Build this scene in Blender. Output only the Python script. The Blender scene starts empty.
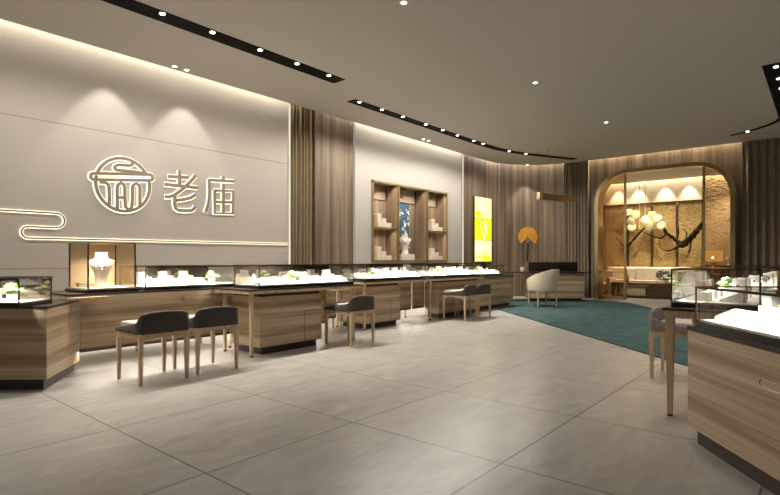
import bpy, bmesh, math, random
from mathutils import Vector, Matrix
R = math.radians
PI = math.pi
S = bpy.context.scene
COL = S.collection
random.seed(7)

# ------------------------------------------------------------------ helpers
class MB:
    """collects shapes into one mesh"""
    def __init__(s):
        s.bm = bmesh.new()
        s.uv = None

    def box(s, x0, x1, y0, y1, z0, z1, bev=0.0, mat=None):
        vs = [s.bm.verts.new(p) for p in ((x0, y0, z0), (x1, y0, z0), (x1, y1, z0), (x0, y1, z0),
                                          (x0, y0, z1), (x1, y0, z1), (x1, y1, z1), (x0, y1, z1))]
        fs = [s.bm.faces.new([vs[i] for i in f]) for f in
              ((3, 2, 1, 0), (4, 5, 6, 7), (0, 1, 5, 4), (1, 2, 6, 5), (2, 3, 7, 6), (3, 0, 4, 7))]
        if bev > 0:
            es = list({e for f in fs for e in f.edges})
            r = bmesh.ops.bevel(s.bm, geom=es, offset=bev, segments=2, affect='EDGES', profile=0.6)
            vs = list({v for v in r['verts']} | {v for v in vs if v.is_valid})
        if mat is not None:
            for v in vs:
                if v.is_valid:
                    v.co = mat @ v.co
        return s

    def prism(s, poly, z0, z1, mat=None, bev=0.0):
        """polygon in xy extruded along z, then moved by mat"""
        m = mat or Matrix()
        lo = [s.bm.verts.new(m @ Vector((x, y, z0))) for x, y in poly]
        hi = [s.bm.verts.new(m @ Vector((x, y, z1))) for x, y in poly]
        n = len(poly)
        fs = [s.bm.faces.new(lo[::-1]), s.bm.faces.new(hi)]
        for i in range(n):
            j = (i + 1) % n
            fs.append(s.bm.faces.new((lo[i], lo[j], hi[j], hi[i])))
        bmesh.ops.recalc_face_normals(s.bm, faces=fs)
        if bev > 0:
            es = list({e for f in fs[:2] for e in f.edges})
            bmesh.ops.bevel(s.bm, geom=es, offset=bev, segments=2, affect='EDGES', profile=0.6)
        return s

    def frustum(s, cx, cy, z0, z1, r0, r1, n=4, rot=PI / 4, sx=1, sy=1, dx=0, dy=0):
        lo = [s.bm.verts.new((cx + sx * r0 * math.cos(rot + 2 * PI * i / n), cy + sy * r0 * math.sin(rot + 2 * PI * i / n), z0)) for i in range(n)]
        hi = [s.bm.verts.new((cx + dx + sx * r1 * math.cos(rot + 2 * PI * i / n), cy + dy + sy * r1 * math.sin(rot + 2 * PI * i / n), z1)) for i in range(n)]
        s.bm.faces.new(lo[::-1]); s.bm.faces.new(hi)
        for i in range(n):
            j = (i + 1) % n
            s.bm.faces.new((lo[i], lo[j], hi[j], hi[i]))
        return s

    def loft(s, rings, closed_ends=True):
        """rings: lists of points, same count"""
        vs = [[s.bm.verts.new(p) for p in r] for r in rings]
        n = len(rings[0])
        fs = []
        for a, b in zip(vs[:-1], vs[1:]):
            for i in range(n):
                j = (i + 1) % n
                fs.append(s.bm.faces.new((a[i], a[j], b[j], b[i])))
        if closed_ends:
            fs.append(s.bm.faces.new(vs[0][::-1])); fs.append(s.bm.faces.new(vs[-1]))
        bmesh.ops.recalc_face_normals(s.bm, faces=fs)
        return s

    def lathe(s, prof, c=(0, 0, 0), n=20, sx=1, sy=1):
        rings = [[(c[0] + sx * r * math.cos(2 * PI * i / n), c[1] + sy * r * math.sin(2 * PI * i / n), c[2] + z) for i in range(n)] for r, z in prof]
        return s.loft(rings)

    def tube(s, pts, rad, n=8, closed=False, caps=True):
        pts = [Vector(p) for p in pts]
        rads = rad if isinstance(rad, (list, tuple)) else [rad] * len(pts)
        N = len(pts)
        up = None
        rings = []
        for i, p in enumerate(pts):
            a = pts[(i - 1) % N] if (closed or i > 0) else p
            b = pts[(i + 1) % N] if (closed or i < N - 1) else p
            t = (b - a).normalized()
            if up is None:
                up = Vector((0, 0, 1)) if abs(t.z) < 0.9 else Vector((1, 0, 0))
            u = (up - t * up.dot(t))
            if u.length < 1e-4:
                u = t.orthogonal()
            u.normalize()
            w = t.cross(u)
            up = u
            rings.append([p + (u * math.cos(2 * PI * k / n) + w * math.sin(2 * PI * k / n)) * rads[i] for k in range(n)])
        if closed:
            rings.append(rings[0])
            vs = [[s.bm.verts.new(p) for p in r] for r in rings[:-1]]
            vs.append(vs[0])
            for a, b in zip(vs[:-1], vs[1:]):
                for k in range(n):
                    j = (k + 1) % n
                    s.bm.faces.new((a[k], a[j], b[j], b[k]))
        else:
            s.loft(rings, caps)
        return s

    def ribbon(s, pts, w, t, axis='Y'):
        """flat bar of width w following pts in a plane; t thick along axis"""
        pts = [Vector(p) for p in pts]
        N = len(pts)
        ax = {'Y': Vector((0, 1, 0)), 'Z': Vector((0, 0, 1)), 'X': Vector((1, 0, 0))}[axis]
        rings = []
        for i, p in enumerate(pts):
            a = pts[max(i - 1, 0)]; b = pts[min(i + 1, N - 1)]
            d = (b - a).normalized()
            n = ax.cross(d).normalized()
            rings.append([p + n * w / 2 - ax * t / 2, p + n * w / 2 + ax * t / 2, p - n * w / 2 + ax * t / 2, p - n * w / 2 - ax * t / 2])
        return s.loft(rings)

    def sphere(s, c, r, sx=1, sy=1, sz=1, n=10, m=None):
        mat = Matrix.Translation(c) @ (m or Matrix()) @ Matrix.Diagonal((sx * r, sy * r, sz * r, 1))
        bmesh.ops.create_uvsphere(s.bm, u_segments=n, v_segments=max(5, n // 2 + 1), radius=1, matrix=mat)
        return s

    def sheet(s, grid, uvs=None):
        """grid of points -> quads; uvs same shape"""
        vs = [[s.bm.verts.new(p) for p in row] for row in grid]
        if uvs and s.uv is None:
            s.uv = s.bm.loops.layers.uv.new('UVMap')
        for i in range(len(grid) - 1):
            for j in range(len(grid[0]) - 1):
                f = s.bm.faces.new((vs[i][j], vs[i][j + 1], vs[i + 1][j + 1], vs[i + 1][j]))
                if uvs:
                    for l, (a, b) in zip(f.loops, ((i, j), (i, j + 1), (i + 1, j + 1), (i + 1, j))):
                        l[s.uv].uv = uvs[a][b]
        return s

    def build(s, name, mat, parent=None, loc=None, rot=None, smooth=True, ang=0.65):
        s.bm.normal_update()
        if smooth:
            for f in s.bm.faces:
                f.smooth = True
            for e in s.bm.edges:
                if len(e.link_faces) == 2 and e.calc_face_angle(0) > ang:
                    e.smooth = False
        me = bpy.data.meshes.new(name)
        s.bm.to_mesh(me); s.bm.free()
        o = bpy.data.objects.new(name, me)
        COL.objects.link(o)
        if mat: me.materials.append(mat)
        if parent: o.parent = parent
        if loc: o.location = loc
        if rot: o.rotation_euler = rot
        return o

def thing(name, label, cat, loc=(0, 0, 0), rz=0.0, group=None):
    o = bpy.data.objects.new(name, None)
    o.empty_display_size = 0.1
    COL.objects.link(o)
    o.location = loc
    o.rotation_euler = (0, 0, rz)
    return tag(o, label, cat, group)

def tag(o, label, cat, group=None):
    o['label'] = label; o['category'] = cat
    if group: o['group'] = group
    return o

def struct(o, label=None):
    o['kind'] = 'structure'
    if label: o['label'] = label
    return o

def dup(root, loc, rz, label, group=None):
    r = root.copy(); COL.objects.link(r)
    r.location = loc; r.rotation_euler = (0, 0, rz)
    r['label'] = label
    if group: r['group'] = group
    for ch in list(root.children):
        c = ch.copy(); COL.objects.link(c); c.parent = r
        for g in ch.children:
            d = g.copy(); COL.objects.link(d); d.parent = c
    return r

# ------------------------------------------------------------------ materials
def newmat(name):
    m = bpy.data.materials.new(name); m.use_nodes = True
    nt = m.node_tree
    return m, nt, nt.nodes['Principled BSDF']

def N(nt, t, **kw):
    n = nt.nodes.new(t)
    for k, v in kw.items():
        if k.startswith('i_'):
            n.inputs[k[2:].replace('_', ' ')].default_value = v
        else:
            setattr(n, k, v)
    return n

def ramp(nt, stops):
    r = nt.nodes.new('ShaderNodeValToRGB')
    el = r.color_ramp.elements
    while len(el) < len(stops): el.new(0.5)
    for e, (p, c) in zip(el, stops):
        e.position = p; e.color = (*c, 1)
    return r

def plain(name, col, rough=0.5, metal=0.0, spec=0.5, noise=0.0, nscale=8.0, bump=0.0, coat=0.0):
    m, nt, b = newmat(name)
    b.inputs['Base Color'].default_value = (*col, 1)
    b.inputs['Roughness'].default_value = rough
    b.inputs['Metallic'].default_value = metal
    b.inputs['Specular IOR Level'].default_value = spec
    b.inputs['Coat Weight'].default_value = coat
    tc = N(nt, 'ShaderNodeTexCoord')
    if noise > 0 or bump > 0:
        nz = N(nt, 'ShaderNodeTexNoise', i_Scale=nscale, i_Detail=5.0)
        nt.links.new(tc.outputs['Object'], nz.inputs['Vector'])
    if noise > 0:
        c0 = tuple(max(0, c * (1 - noise)) for c in col); c1 = tuple(min(1, c * (1 + noise)) for c in col)
        r = ramp(nt, [(0.3, c0), (0.7, c1)])
        nt.links.new(nz.outputs['Fac'], r.inputs['Fac'])
        nt.links.new(r.outputs['Color'], b.inputs['Base Color'])
    if bump > 0:
        bp = N(nt, 'ShaderNodeBump', i_Strength=bump, i_Distance=0.01)
        nt.links.new(nz.outputs['Fac'], bp.inputs['Height'])
        nt.links.new(bp.outputs['Normal'], b.inputs['Normal'])
    return m

def emit(name, col, strength):
    m = bpy.data.materials.new(name); m.use_nodes = True
    nt = m.node_tree
    nt.nodes.remove(nt.nodes['Principled BSDF'])
    e = N(nt, 'ShaderNodeEmission', i_Color=(*col, 1), i_Strength=strength)
    nt.links.new(e.outputs[0], nt.nodes['Material Output'].inputs['Surface'])
    return m

def glass(name, tint=(1, 1, 1), refl=1.0, rough=0.0):
    m = bpy.data.materials.new(name); m.use_nodes = True
    nt = m.node_tree
    nt.nodes.remove(nt.nodes['Principled BSDF'])
    t = N(nt, 'ShaderNodeBsdfTransparent', i_Color=(*tint, 1))
    g = N(nt, 'ShaderNodeBsdfGlossy', i_Roughness=rough)
    f = N(nt, 'ShaderNodeFresnel', i_IOR=1.45)
    mul = N(nt, 'ShaderNodeMath', operation='MULTIPLY')
    mul.inputs[1].default_value = refl
    mx = N(nt, 'ShaderNodeMixShader')
    nt.links.new(f.outputs[0], mul.inputs[0])
    nt.links.new(mul.outputs[0], mx.inputs[0])
    nt.links.new(t.outputs[0], mx.inputs[1]); nt.links.new(g.outputs[0], mx.inputs[2])
    nt.links.new(mx.outputs[0], nt.nodes['Material Output'].inputs['Surface'])
    return m

def wood(name, cols, grain=(0.6, 0.6, 14.0), plank=None, rough=0.4, uv=False, seed=0.0, spec=0.4, fine=5.0):
    """streaked veneer; plank=(axis, width) adds board-to-board tone changes"""
    m, nt, b = newmat(name)
    tc = N(nt, 'ShaderNodeTexCoord')
    src = tc.outputs['UV'] if uv else tc.outputs['Object']
    mp = N(nt, 'ShaderNodeMapping')
    mp.inputs['Scale'].default_value = grain
    mp.inputs['Location'].default_value = (seed, seed * 1.7, seed * 0.6)
    nt.links.new(src, mp.inputs['Vector'])
    nz = N(nt, 'ShaderNodeTexNoise', i_Scale=1.0, i_Detail=6.0, i_Roughness=0.6, i_Distortion=0.4)
    nt.links.new(mp.outputs[0], nz.inputs['Vector'])
    mp2 = N(nt, 'ShaderNodeMapping')
    mp2.inputs['Scale'].default_value = tuple(g * fine for g in grain)
    nt.links.new(src, mp2.inputs['Vector'])
    nz2 = N(nt, 'ShaderNodeTexNoise', i_Scale=1.0, i_Detail=3.0)
    nt.links.new(mp2.outputs[0], nz2.inputs['Vector'])
    add = N(nt, 'ShaderNodeMath', operation='MULTIPLY_ADD')
    nt.links.new(nz2.outputs['Fac'], add.inputs[0]); add.inputs[1].default_value = 0.35
    nt.links.new(nz.outputs['Fac'], add.inputs[2])
    last = add
    off = 0.175
    if plank:
        ax, w = plank
        sp = N(nt, 'ShaderNodeSeparateXYZ')
        nt.links.new(src, sp.inputs[0])
        dv = N(nt, 'ShaderNodeMath', operation='DIVIDE'); dv.inputs[1].default_value = w
        nt.links.new(sp.outputs[ax], dv.inputs[0])
        fl = N(nt, 'ShaderNodeMath', operation='FLOOR')
        nt.links.new(dv.outputs[0], fl.inputs[0])
        wn = N(nt, 'ShaderNodeTexWhiteNoise', noise_dimensions='1D')
        nt.links.new(fl.outputs[0], wn.inputs['W'])
        a2 = N(nt, 'ShaderNodeMath', operation='MULTIPLY_ADD')
        nt.links.new(wn.outputs['Value'], a2.inputs[0]); a2.inputs[1].default_value = 0.22
        nt.links.new(add.outputs[0], a2.inputs[2])
        last = a2; off += 0.11
    sub = N(nt, 'ShaderNodeMath', operation='SUBTRACT'); sub.inputs[1].default_value = off
    nt.links.new(last.outputs[0], sub.inputs[0])
    n = len(cols)
    r = ramp(nt, [(0.3 + 0.4 * i / (n - 1), c) for i, c in enumerate(cols)])
    nt.links.new(sub.outputs[0], r.inputs['Fac'])
    nt.links.new(r.outputs['Color'], b.inputs['Base Color'])
    b.inputs['Roughness'].default_value = rough
    b.inputs['Specular IOR Level'].default_value = spec
    return m

def floor_mat():
    m, nt, b = newmat('polished_stone_tile')
    tc = N(nt, 'ShaderNodeTexCoord')
    sp = N(nt, 'ShaderNodeSeparateXYZ'); nt.links.new(tc.outputs['Object'], sp.inputs[0])
    lines, cells = [], []
    for ax, o, w in ((0, 1.575, 1.19), (1, 1.462, 1.205)):
        s1 = N(nt, 'ShaderNodeMath', operation='SUBTRACT'); s1.inputs[1].default_value = o
        nt.links.new(sp.outputs[ax], s1.inputs[0])
        d = N(nt, 'ShaderNodeMath', operation='DIVIDE'); d.inputs[1].default_value = w
        nt.links.new(s1.outputs[0], d.inputs[0])
        fl = N(nt, 'ShaderNodeMath', operation='FLOOR'); nt.links.new(d.outputs[0], fl.inputs[0])
        cells.append(fl)
        ad = N(nt, 'ShaderNodeMath', operation='ADD'); ad.inputs[1].default_value = 0.5
        nt.links.new(d.outputs[0], ad.inputs[0])
        fr = N(nt, 'ShaderNodeMath', operation='FRACT'); nt.links.new(ad.outputs[0], fr.inputs[0])
        s2 = N(nt, 'ShaderNodeMath', operation='SUBTRACT'); s2.inputs[1].default_value = 0.5
        nt.links.new(fr.outputs[0], s2.inputs[0])
        ab = N(nt, 'ShaderNodeMath', operation='ABSOLUTE'); nt.links.new(s2.outputs[0], ab.inputs[0])
        lt = N(nt, 'ShaderNodeMath', operation='LESS_THAN'); lt.inputs[1].default_value = 0.0048
        nt.links.new(ab.outputs[0], lt.inputs[0])
        lines.append(lt)
    mx = N(nt, 'ShaderNodeMath', operation='MAXIMUM')
    nt.links.new(lines[0].outputs[0], mx.inputs[0]); nt.links.new(lines[1].outputs[0], mx.inputs[1])
    cb = N(nt, 'ShaderNodeCombineXYZ')
    nt.links.new(cells[0].outputs[0], cb.inputs[0]); nt.links.new(cells[1].outputs[0], cb.inputs[1])
    wn = N(nt, 'ShaderNodeTexWhiteNoise', noise_dimensions='3D'); nt.links.new(cb.outputs[0], wn.inputs['Vector'])
    # per-tile shifted stone pattern
    sc = N(nt, 'ShaderNodeVectorMath', operation='SCALE'); sc.inputs['Scale'].default_value = 9.0
    nt.links.new(wn.outputs['Color'], sc.inputs[0])
    av = N(nt, 'ShaderNodeVectorMath', operation='ADD')
    nt.links.new(tc.outputs['Object'], av.inputs[0]); nt.links.new(sc.outputs[0], av.inputs[1])
    mp = N(nt, 'ShaderNodeMapping'); mp.inputs['Scale'].default_value = (1.0, 2.6, 1)
    mp.inputs['Rotation'].default_value = (0, 0, R(-48))
    nt.links.new(av.outputs[0], mp.inputs['Vector'])
    nz = N(nt, 'ShaderNodeTexNoise', i_Scale=2.6, i_Detail=8.0, i_Roughness=0.62, i_Distortion=0.8)
    nt.links.new(mp.outputs[0], nz.inputs['Vector'])
    r = ramp(nt, [(0.28, (0.25, 0.238, 0.215)), (0.48, (0.315, 0.30, 0.273)), (0.62, (0.35, 0.333, 0.303)), (0.80, (0.48, 0.46, 0.425))])
    nt.links.new(nz.outputs['Fac'], r.inputs['Fac'])
    mc = N(nt, 'ShaderNodeMix', data_type='RGBA')
    nt.links.new(mx.outputs[0], mc.inputs[0]); nt.links.new(r.outputs['Color'], mc.inputs[6])
    mc.inputs[7].default_value = (0.10, 0.085, 0.07, 1)
    nt.links.new(mc.outputs[2], b.inputs['Base Color'])
    b.inputs['Roughness'].default_value = 0.28
    b.inputs['Specular IOR Level'].default_value = 0.22
    return m

def sign_wall_mat():
    m, nt, b = newmat('beige_wall_panel')
    tc = N(nt, 'ShaderNodeTexCoord')
    sp = N(nt, 'ShaderNodeSeparateXYZ'); nt.links.new(tc.outputs['Object'], sp.inputs[0])
    prev = None
    for z in (3.10, 1.075):
        s1 = N(nt, 'ShaderNodeMath', operation='SUBTRACT'); s1.inputs[1].default_value = z
        nt.links.new(sp.outputs[2], s1.inputs[0])
        ab = N(nt, 'ShaderNodeMath', operation='ABSOLUTE'); nt.links.new(s1.outputs[0], ab.inputs[0])
        lt = N(nt, 'ShaderNodeMath', operation='LESS_THAN'); lt.inputs[1].default_value = 0.008
        nt.links.new(ab.outputs[0], lt.inputs[0])
        if prev:
            mx = N(nt, 'ShaderNodeMath', operation='MAXIMUM')
            nt.links.new(prev.outputs[0], mx.inputs[0]); nt.links.new(lt.outputs[0], mx.inputs[1]); prev = mx
        else:
            prev = lt
    nz = N(nt, 'ShaderNodeTexNoise', i_Scale=60.0, i_Detail=4.0)
    nt.links.new(tc.outputs['Object'], nz.inputs['Vector'])
    r = ramp(nt, [(0.3, (0.445, 0.41, 0.37)), (0.7, (0.48, 0.44, 0.395))])
    nt.links.new(nz.outputs['Fac'], r.inputs['Fac'])
    mc = N(nt, 'ShaderNodeMix', data_type='RGBA')
    nt.links.new(prev.outputs[0], mc.inputs[0]); nt.links.new(r.outputs['Color'], mc.inputs[6])
    mc.inputs[7].default_value = (0.36, 0.27, 0.17, 1)
    nt.links.new(mc.outputs[2], b.inputs['Base Color'])
    b.inputs['Roughness'].default_value = 0.7
    b.inputs['Specular IOR Level'].default_value = 0.25
    return m

def relief_mat(name, col, scale, strength, rough, metal):
    m, nt, b = newmat(name)
    tc = N(nt, 'ShaderNodeTexCoord')
    vo = N(nt, 'ShaderNodeTexVoronoi', i_Scale=scale); vo.feature = 'SMOOTH_F1'
    nz = N(nt, 'ShaderNodeTexNoise', i_Scale=scale * 0.35, i_Detail=4.0)
    mp = N(nt, 'ShaderNodeMapping'); mp.inputs['Rotation'].default_value = (R(40), 0, 0); mp.inputs['Scale'].default_value = (1, 1, 2.2)
    nt.links.new(tc.outputs['Object'], mp.inputs['Vector'])
    nt.links.new(mp.outputs[0], vo.inputs['Vector']); nt.links.new(tc.outputs['Object'], nz.inputs['Vector'])
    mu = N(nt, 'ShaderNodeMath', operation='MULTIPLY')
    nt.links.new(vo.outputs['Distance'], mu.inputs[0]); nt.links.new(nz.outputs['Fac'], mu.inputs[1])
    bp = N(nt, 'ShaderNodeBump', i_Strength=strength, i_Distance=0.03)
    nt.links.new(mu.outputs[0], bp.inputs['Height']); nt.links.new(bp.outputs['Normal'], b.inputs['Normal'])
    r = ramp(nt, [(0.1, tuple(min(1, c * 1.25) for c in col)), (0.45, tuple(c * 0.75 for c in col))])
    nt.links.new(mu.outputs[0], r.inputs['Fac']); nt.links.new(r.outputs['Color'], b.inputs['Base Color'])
    b.inputs['Roughness'].default_value = rough; b.inputs['Metallic'].default_value = metal
    return m

def screen_mat(name, stops, strength, scale, seed):
    m = bpy.data.materials.new(name); m.use_nodes = True
    nt = m.node_tree
    nt.nodes.remove(nt.nodes['Principled BSDF'])
    tc = N(nt, 'ShaderNodeTexCoord')
    mp = N(nt, 'ShaderNodeMapping'); mp.inputs['Location'].default_value = (seed, 0, seed); mp.inputs['Scale'].default_value = (1, 1, 1.6)
    nt.links.new(tc.outputs['Object'], mp.inputs['Vector'])
    nz = N(nt, 'ShaderNodeTexNoise', i_Scale=scale, i_Detail=3.0, i_Distortion=0.6)
    nt.links.new(mp.outputs[0], nz.inputs['Vector'])
    r = ramp(nt, stops); nt.links.new(nz.outputs['Fac'], r.inputs['Fac'])
    e = N(nt, 'ShaderNodeEmission', i_Strength=strength)
    nt.links.new(r.outputs['Color'], e.inputs['Color'])
    nt.links.new(e.outputs[0], nt.nodes['Material Output'].inputs['Surface'])
    return m

WARM = (1.0, 0.935, 0.83)
WARMER = (1.0, 0.87, 0.68)
M = {}
M['floor'] = floor_mat()
M['wall'] = sign_wall_mat()
M['wall2'] = plain('beige_plaster', (0.415, 0.39, 0.355), 0.7, spec=0.25, noise=0.04, nscale=40)
M['farwall'] = plain('brown_plaster', (0.17, 0.145, 0.12), 0.7, spec=0.2)
M['ceiling'] = plain('taupe_ceiling_paint', (0.57, 0.535, 0.49), 0.85, spec=0.15)
M['dwood'] = wood('dark_plank_veneer', [(0.085, 0.058, 0.038), (0.162, 0.117, 0.080), (0.255, 0.19, 0.133)], grain=(9.0, 0.22, 1), plank=(0, 0.10), uv=True, rough=0.45)
M['lwood'] = wood('oak_veneer_horizontal', [(0.29, 0.20, 0.12), (0.47, 0.35, 0.228), (0.64, 0.51, 0.37)], grain=(0.28, 0.28, 15.0), plank=(2, 0.05), rough=0.33, seed=2.0)
M['leg'] = wood('oak_leg', [(0.45, 0.315, 0.19), (0.59, 0.44, 0.285), (0.68, 0.53, 0.37)], grain=(18, 18, 1.2), rough=0.4)
M['walnut'] = wood('walnut_nightwood', [(0.06, 0.03, 0.015), (0.12, 0.065, 0.03), (0.2, 0.11, 0.055)], grain=(1.2, 1.2, 12), rough=0.35)
M['black'] = plain('black_slot', (0.004, 0.0035, 0.003), 0.7, spec=0.1)
M['dark'] = plain('dark_bronze_metal', (0.035, 0.027, 0.022), 0.32, metal=0.5)
M['plinth'] = plain('dark_plinth', (0.06, 0.048, 0.04), 0.5)
M['topdark'] = plain('dark_stone_top', (0.032, 0.025, 0.021), 0.3, spec=0.4)
M['mirror'] = plain('smoked_mirror', (0.36, 0.30, 0.25), 0.10, metal=0.95)
M['brass'] = plain('brushed_brass', (0.40, 0.31, 0.165), 0.36, metal=0.85)
M['brassdull'] = plain('aged_brass', (0.36, 0.26, 0.13), 0.42, metal=0.7)
M['glass'] = glass('clear_glass', (0.98, 0.98, 0.97), 0.35)
M['glassbr'] = glass('bronze_glass', (0.93, 0.84, 0.72), 0.6)
M['white'] = plain('white_leatherette', (0.86, 0.84, 0.79), 0.5)
M['cream'] = plain('cream_card', (0.62, 0.54, 0.44), 0.55)
M['creamfab'] = plain('cream_upholstery', (0.68, 0.58, 0.44), 0.75, noise=0.05, nscale=50)
M['sofa'] = plain('ivory_upholstery', (0.74, 0.66, 0.52), 0.8, noise=0.05, nscale=40)
M['seat'] = plain('charcoal_brown_fabric', (0.058, 0.048, 0.042), 0.8, noise=0.12, nscale=120, bump=0.1)
M['seatpad'] = plain('grey_seat_fabric', (0.46, 0.41, 0.36), 0.8, noise=0.1, nscale=120)
M['litseat'] = plain('lit_charcoal_fabric', (0.17, 0.15, 0.135), 0.8, noise=0.1, nscale=120)  # charcoal stool fabric again, with bright light painted into the colour
M['rug'] = plain('teal_carpet', (0.040, 0.072, 0.071), 0.95, spec=0.1, noise=0.3, nscale=3.5, bump=0.3)
M['curtain'] = plain('olive_brown_drape', (0.26, 0.205, 0.125), 0.85, spec=0.15, noise=0.08, nscale=5)
M['curtain2'] = plain('bronze_drape', (0.22, 0.175, 0.125), 0.7, spec=0.25, noise=0.08, nscale=5)
M['lamp'] = emit('lamp_lens', (1.0, 0.93, 0.82), 9.0)
M['led'] = emit('led_strip', (1.0, 0.87, 0.60), 2.2)
M['halo'] = emit('sign_halo_led', (1.0, 0.90, 0.68), 1.8)
M['signface'] = plain('bronze_letter_face', (0.27, 0.215, 0.155), 0.5)
M['fanorange'] = wood('pleated_orange_paper', [(0.46, 0.18, 0.012), (0.60, 0.27, 0.025), (0.68, 0.34, 0.04)], grain=(14, 14, 14), rough=0.6)
M['ribs'] = plain('pale_fan_ribs', (0.25, 0.2, 0.15), 0.5)
M['tassel'] = plain('dark_tassel', (0.03, 0.018, 0.012), 0.8)
M['petal'] = plain('white_petal', (0.85, 0.87, 0.78), 0.6)
M['leaf'] = plain('fresh_green_leaf', (0.16, 0.36, 0.035), 0.45)
M['pot'] = plain('white_pot', (0.8, 0.78, 0.74), 0.4)
M['silver'] = plain('silver_chain', (0.55, 0.53, 0.5), 0.25, metal=1.0)
M['gold'] = plain('gold_jewellery', (0.8, 0.55, 0.2), 0.25, metal=1.0)
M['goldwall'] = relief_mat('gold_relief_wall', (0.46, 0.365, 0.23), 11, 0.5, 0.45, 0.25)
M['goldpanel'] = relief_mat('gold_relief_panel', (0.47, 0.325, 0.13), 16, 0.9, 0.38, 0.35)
M['branch'] = plain('dark_branch_bark', (0.02, 0.010, 0.005), 0.7, spec=0.12, noise=0.4, nscale=18, bump=0.5)
M['flower'] = plain('lit_flower_disc', (0.72, 0.66, 0.36), 0.6)
_b = M['flower'].node_tree.nodes['Principled BSDF']
_b.inputs['Emission Color'].default_value = (1.0, 0.86, 0.42, 1); _b.inputs['Emission Strength'].default_value = 0.2
M['lampshade'] = emit('lit_amber_shade', (0.9, 0.50, 0.14), 0.6)
M['lampspot'] = emit('lamp_glow', (1.0, 0.85, 0.5), 5.0)
M['orange'] = plain('orange_tan_leather', (0.55, 0.22, 0.07), 0.45)
M['amber'] = plain('amber_bottle', (0.55, 0.26, 0.06), 0.15)
M['copper'] = plain('copper_cylinder', (0.55, 0.33, 0.2), 0.35, metal=0.6)
M['floral'] = None
M['loungefloor'] = plain('lounge_stone_floor', (0.42, 0.37, 0.31), 0.2, noise=0.08, nscale=3)

def floral_mat(name, base, blot, scale, th):
    m, nt, b = newmat(name)
    tc = N(nt, 'ShaderNodeTexCoord')
    vo = N(nt, 'ShaderNodeTexVoronoi', i_Scale=scale); vo.inputs['Randomness'].default_value = 1.0
    nz = N(nt, 'ShaderNodeTexNoise', i_Scale=scale * 1.4, i_Detail=3.0)
    nt.links.new(tc.outputs['Object'], nz.inputs['Vector'])
    mixv = N(nt, 'ShaderNodeMix', data_type='RGBA'); mixv.inputs[0].default_value = 0.15
    nt.links.new(tc.outputs['Object'], mixv.inputs[6]); nt.links.new(nz.outputs['Color'], mixv.inputs[7])
    nt.links.new(mixv.outputs[2], vo.inputs['Vector'])
    r = ramp(nt, [(th - 0.08, blot), (th, tuple((x + y) / 2 for x, y in zip(blot, base))), (th + 0.06, base)])
    r.color_ramp.interpolation = 'LINEAR'
    nt.links.new(vo.outputs['Distance'], r.inputs['Fac'])
    nt.links.new(r.outputs['Color'], b.inputs['Base Color'])
    b.inputs['Roughness'].default_value = 0.6
    return m
M['floral'] = floral_mat('navy_floral_print', (0.03, 0.085, 0.13), (0.75, 0.74, 0.66), 10, 0.36)
M['pillow'] = floral_mat('navy_leaf_print', (0.02, 0.05, 0.09), (0.7, 0.72, 0.65), 17, 0.36)

# ------------------------------------------------------------------ camera
cam = bpy.data.cameras.new('camera'); co = bpy.data.objects.new('camera', cam)
COL.objects.link(co)
co.location = (0, 0, 1.2)
co.rotation_euler = (R(90), 0, R(39.93 - 90))
cam.lens = 24.0; cam.sensor_width = 36.0; cam.shift_y = 12.0 / 780
cam.clip_end = 100
S.camera = co
S.view_settings.view_transform = 'Standard'
S.view_settings.look = 'None'
S.view_settings.gamma = 1.0
S.view_settings.exposure = 0.12
S.view_settings.use_curve_mapping = False
w = bpy.data.worlds.new('world'); S.world = w; w.use_nodes = True
w.node_tree.nodes['Background'].inputs[0].default_value = (1.0, 0.88, 0.72, 1)
w.node_tree.nodes['Background'].inputs[1].default_value = 0.10
S.cycles.max_bounces = 8
S.cycles.transparent_max_bounces = 24
S.cycles.sample_clamp_indirect = 6.0
S.cycles.caustics_reflective = False
S.cycles.caustics_refractive = False

# ------------------------------------------------------------------ lights
def spot(name, loc, to, W, deg, blend=0.6, col=WARM, rad=0.04):
    l = bpy.data.lights.new(name, 'SPOT'); l.energy = W; l.spot_size = R(deg); l.spot_blend = blend
    l.color = col; l.shadow_soft_size = rad
    o = bpy.data.objects.new(name, l); COL.objects.link(o)
    o.location = loc
    o.rotation_euler = (Vector(to) - Vector(loc)).to_track_quat('-Z', 'Y').to_euler()
    return o

def area(name, loc, rot, sx, sy, W, col=WARM, parent=None, spread=180):
    l = bpy.data.lights.new(name, 'AREA'); l.shape = 'RECTANGLE'; l.size = sx; l.size_y = sy
    l.energy = W; l.color = col; l.spread = R(spread)
    o = bpy.data.objects.new(name, l); COL.objects.link(o)
    o.location = loc; o.rotation_euler = rot
    if parent: o.parent = parent
    return o

# ------------------------------------------------------------------ the setting
H = 4.27
LX0 = -5.0
# curved plan line of the ceiling edge / dark wall
def arc_line(y_wall, x_wall, rad, x_from, y_to, n=18):
    cx, cy = x_wall - rad, y_wall - rad
    pts = [(x_from, y_wall), (cx, y_wall)]
    for i in range(1, n):
        a = PI / 2 - (PI / 2) * i / n
        pts.append((cx + rad * math.cos(a), cy + rad * math.sin(a)))
    pts += [(x_wall, cy), (x_wall, y_to)]
    return pts

fl = MB(); fl.box(LX0, 20.2, -5.2, 8.9, -0.12, 0.0)
struct(fl.build('floor', M['floor']), 'polished beige stone tile floor with thin dark joints')
edge = arc_line(8.07, 16.34, 1.95, LX0, -5.0)
cl = MB(); cl.prism(edge + [(LX0, -5.0)], H, H + 0.06)
struct(cl.build('ceiling', M['ceiling']), 'plain taupe ceiling above the shop floor')
cs = MB(); cs.box(LX0 - 0.2, 16.8, -5.2, 8.8, 4.68, 4.74)
struct(cs.build('ceiling', M['ceiling']), 'upper soffit above the light coves')

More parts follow.
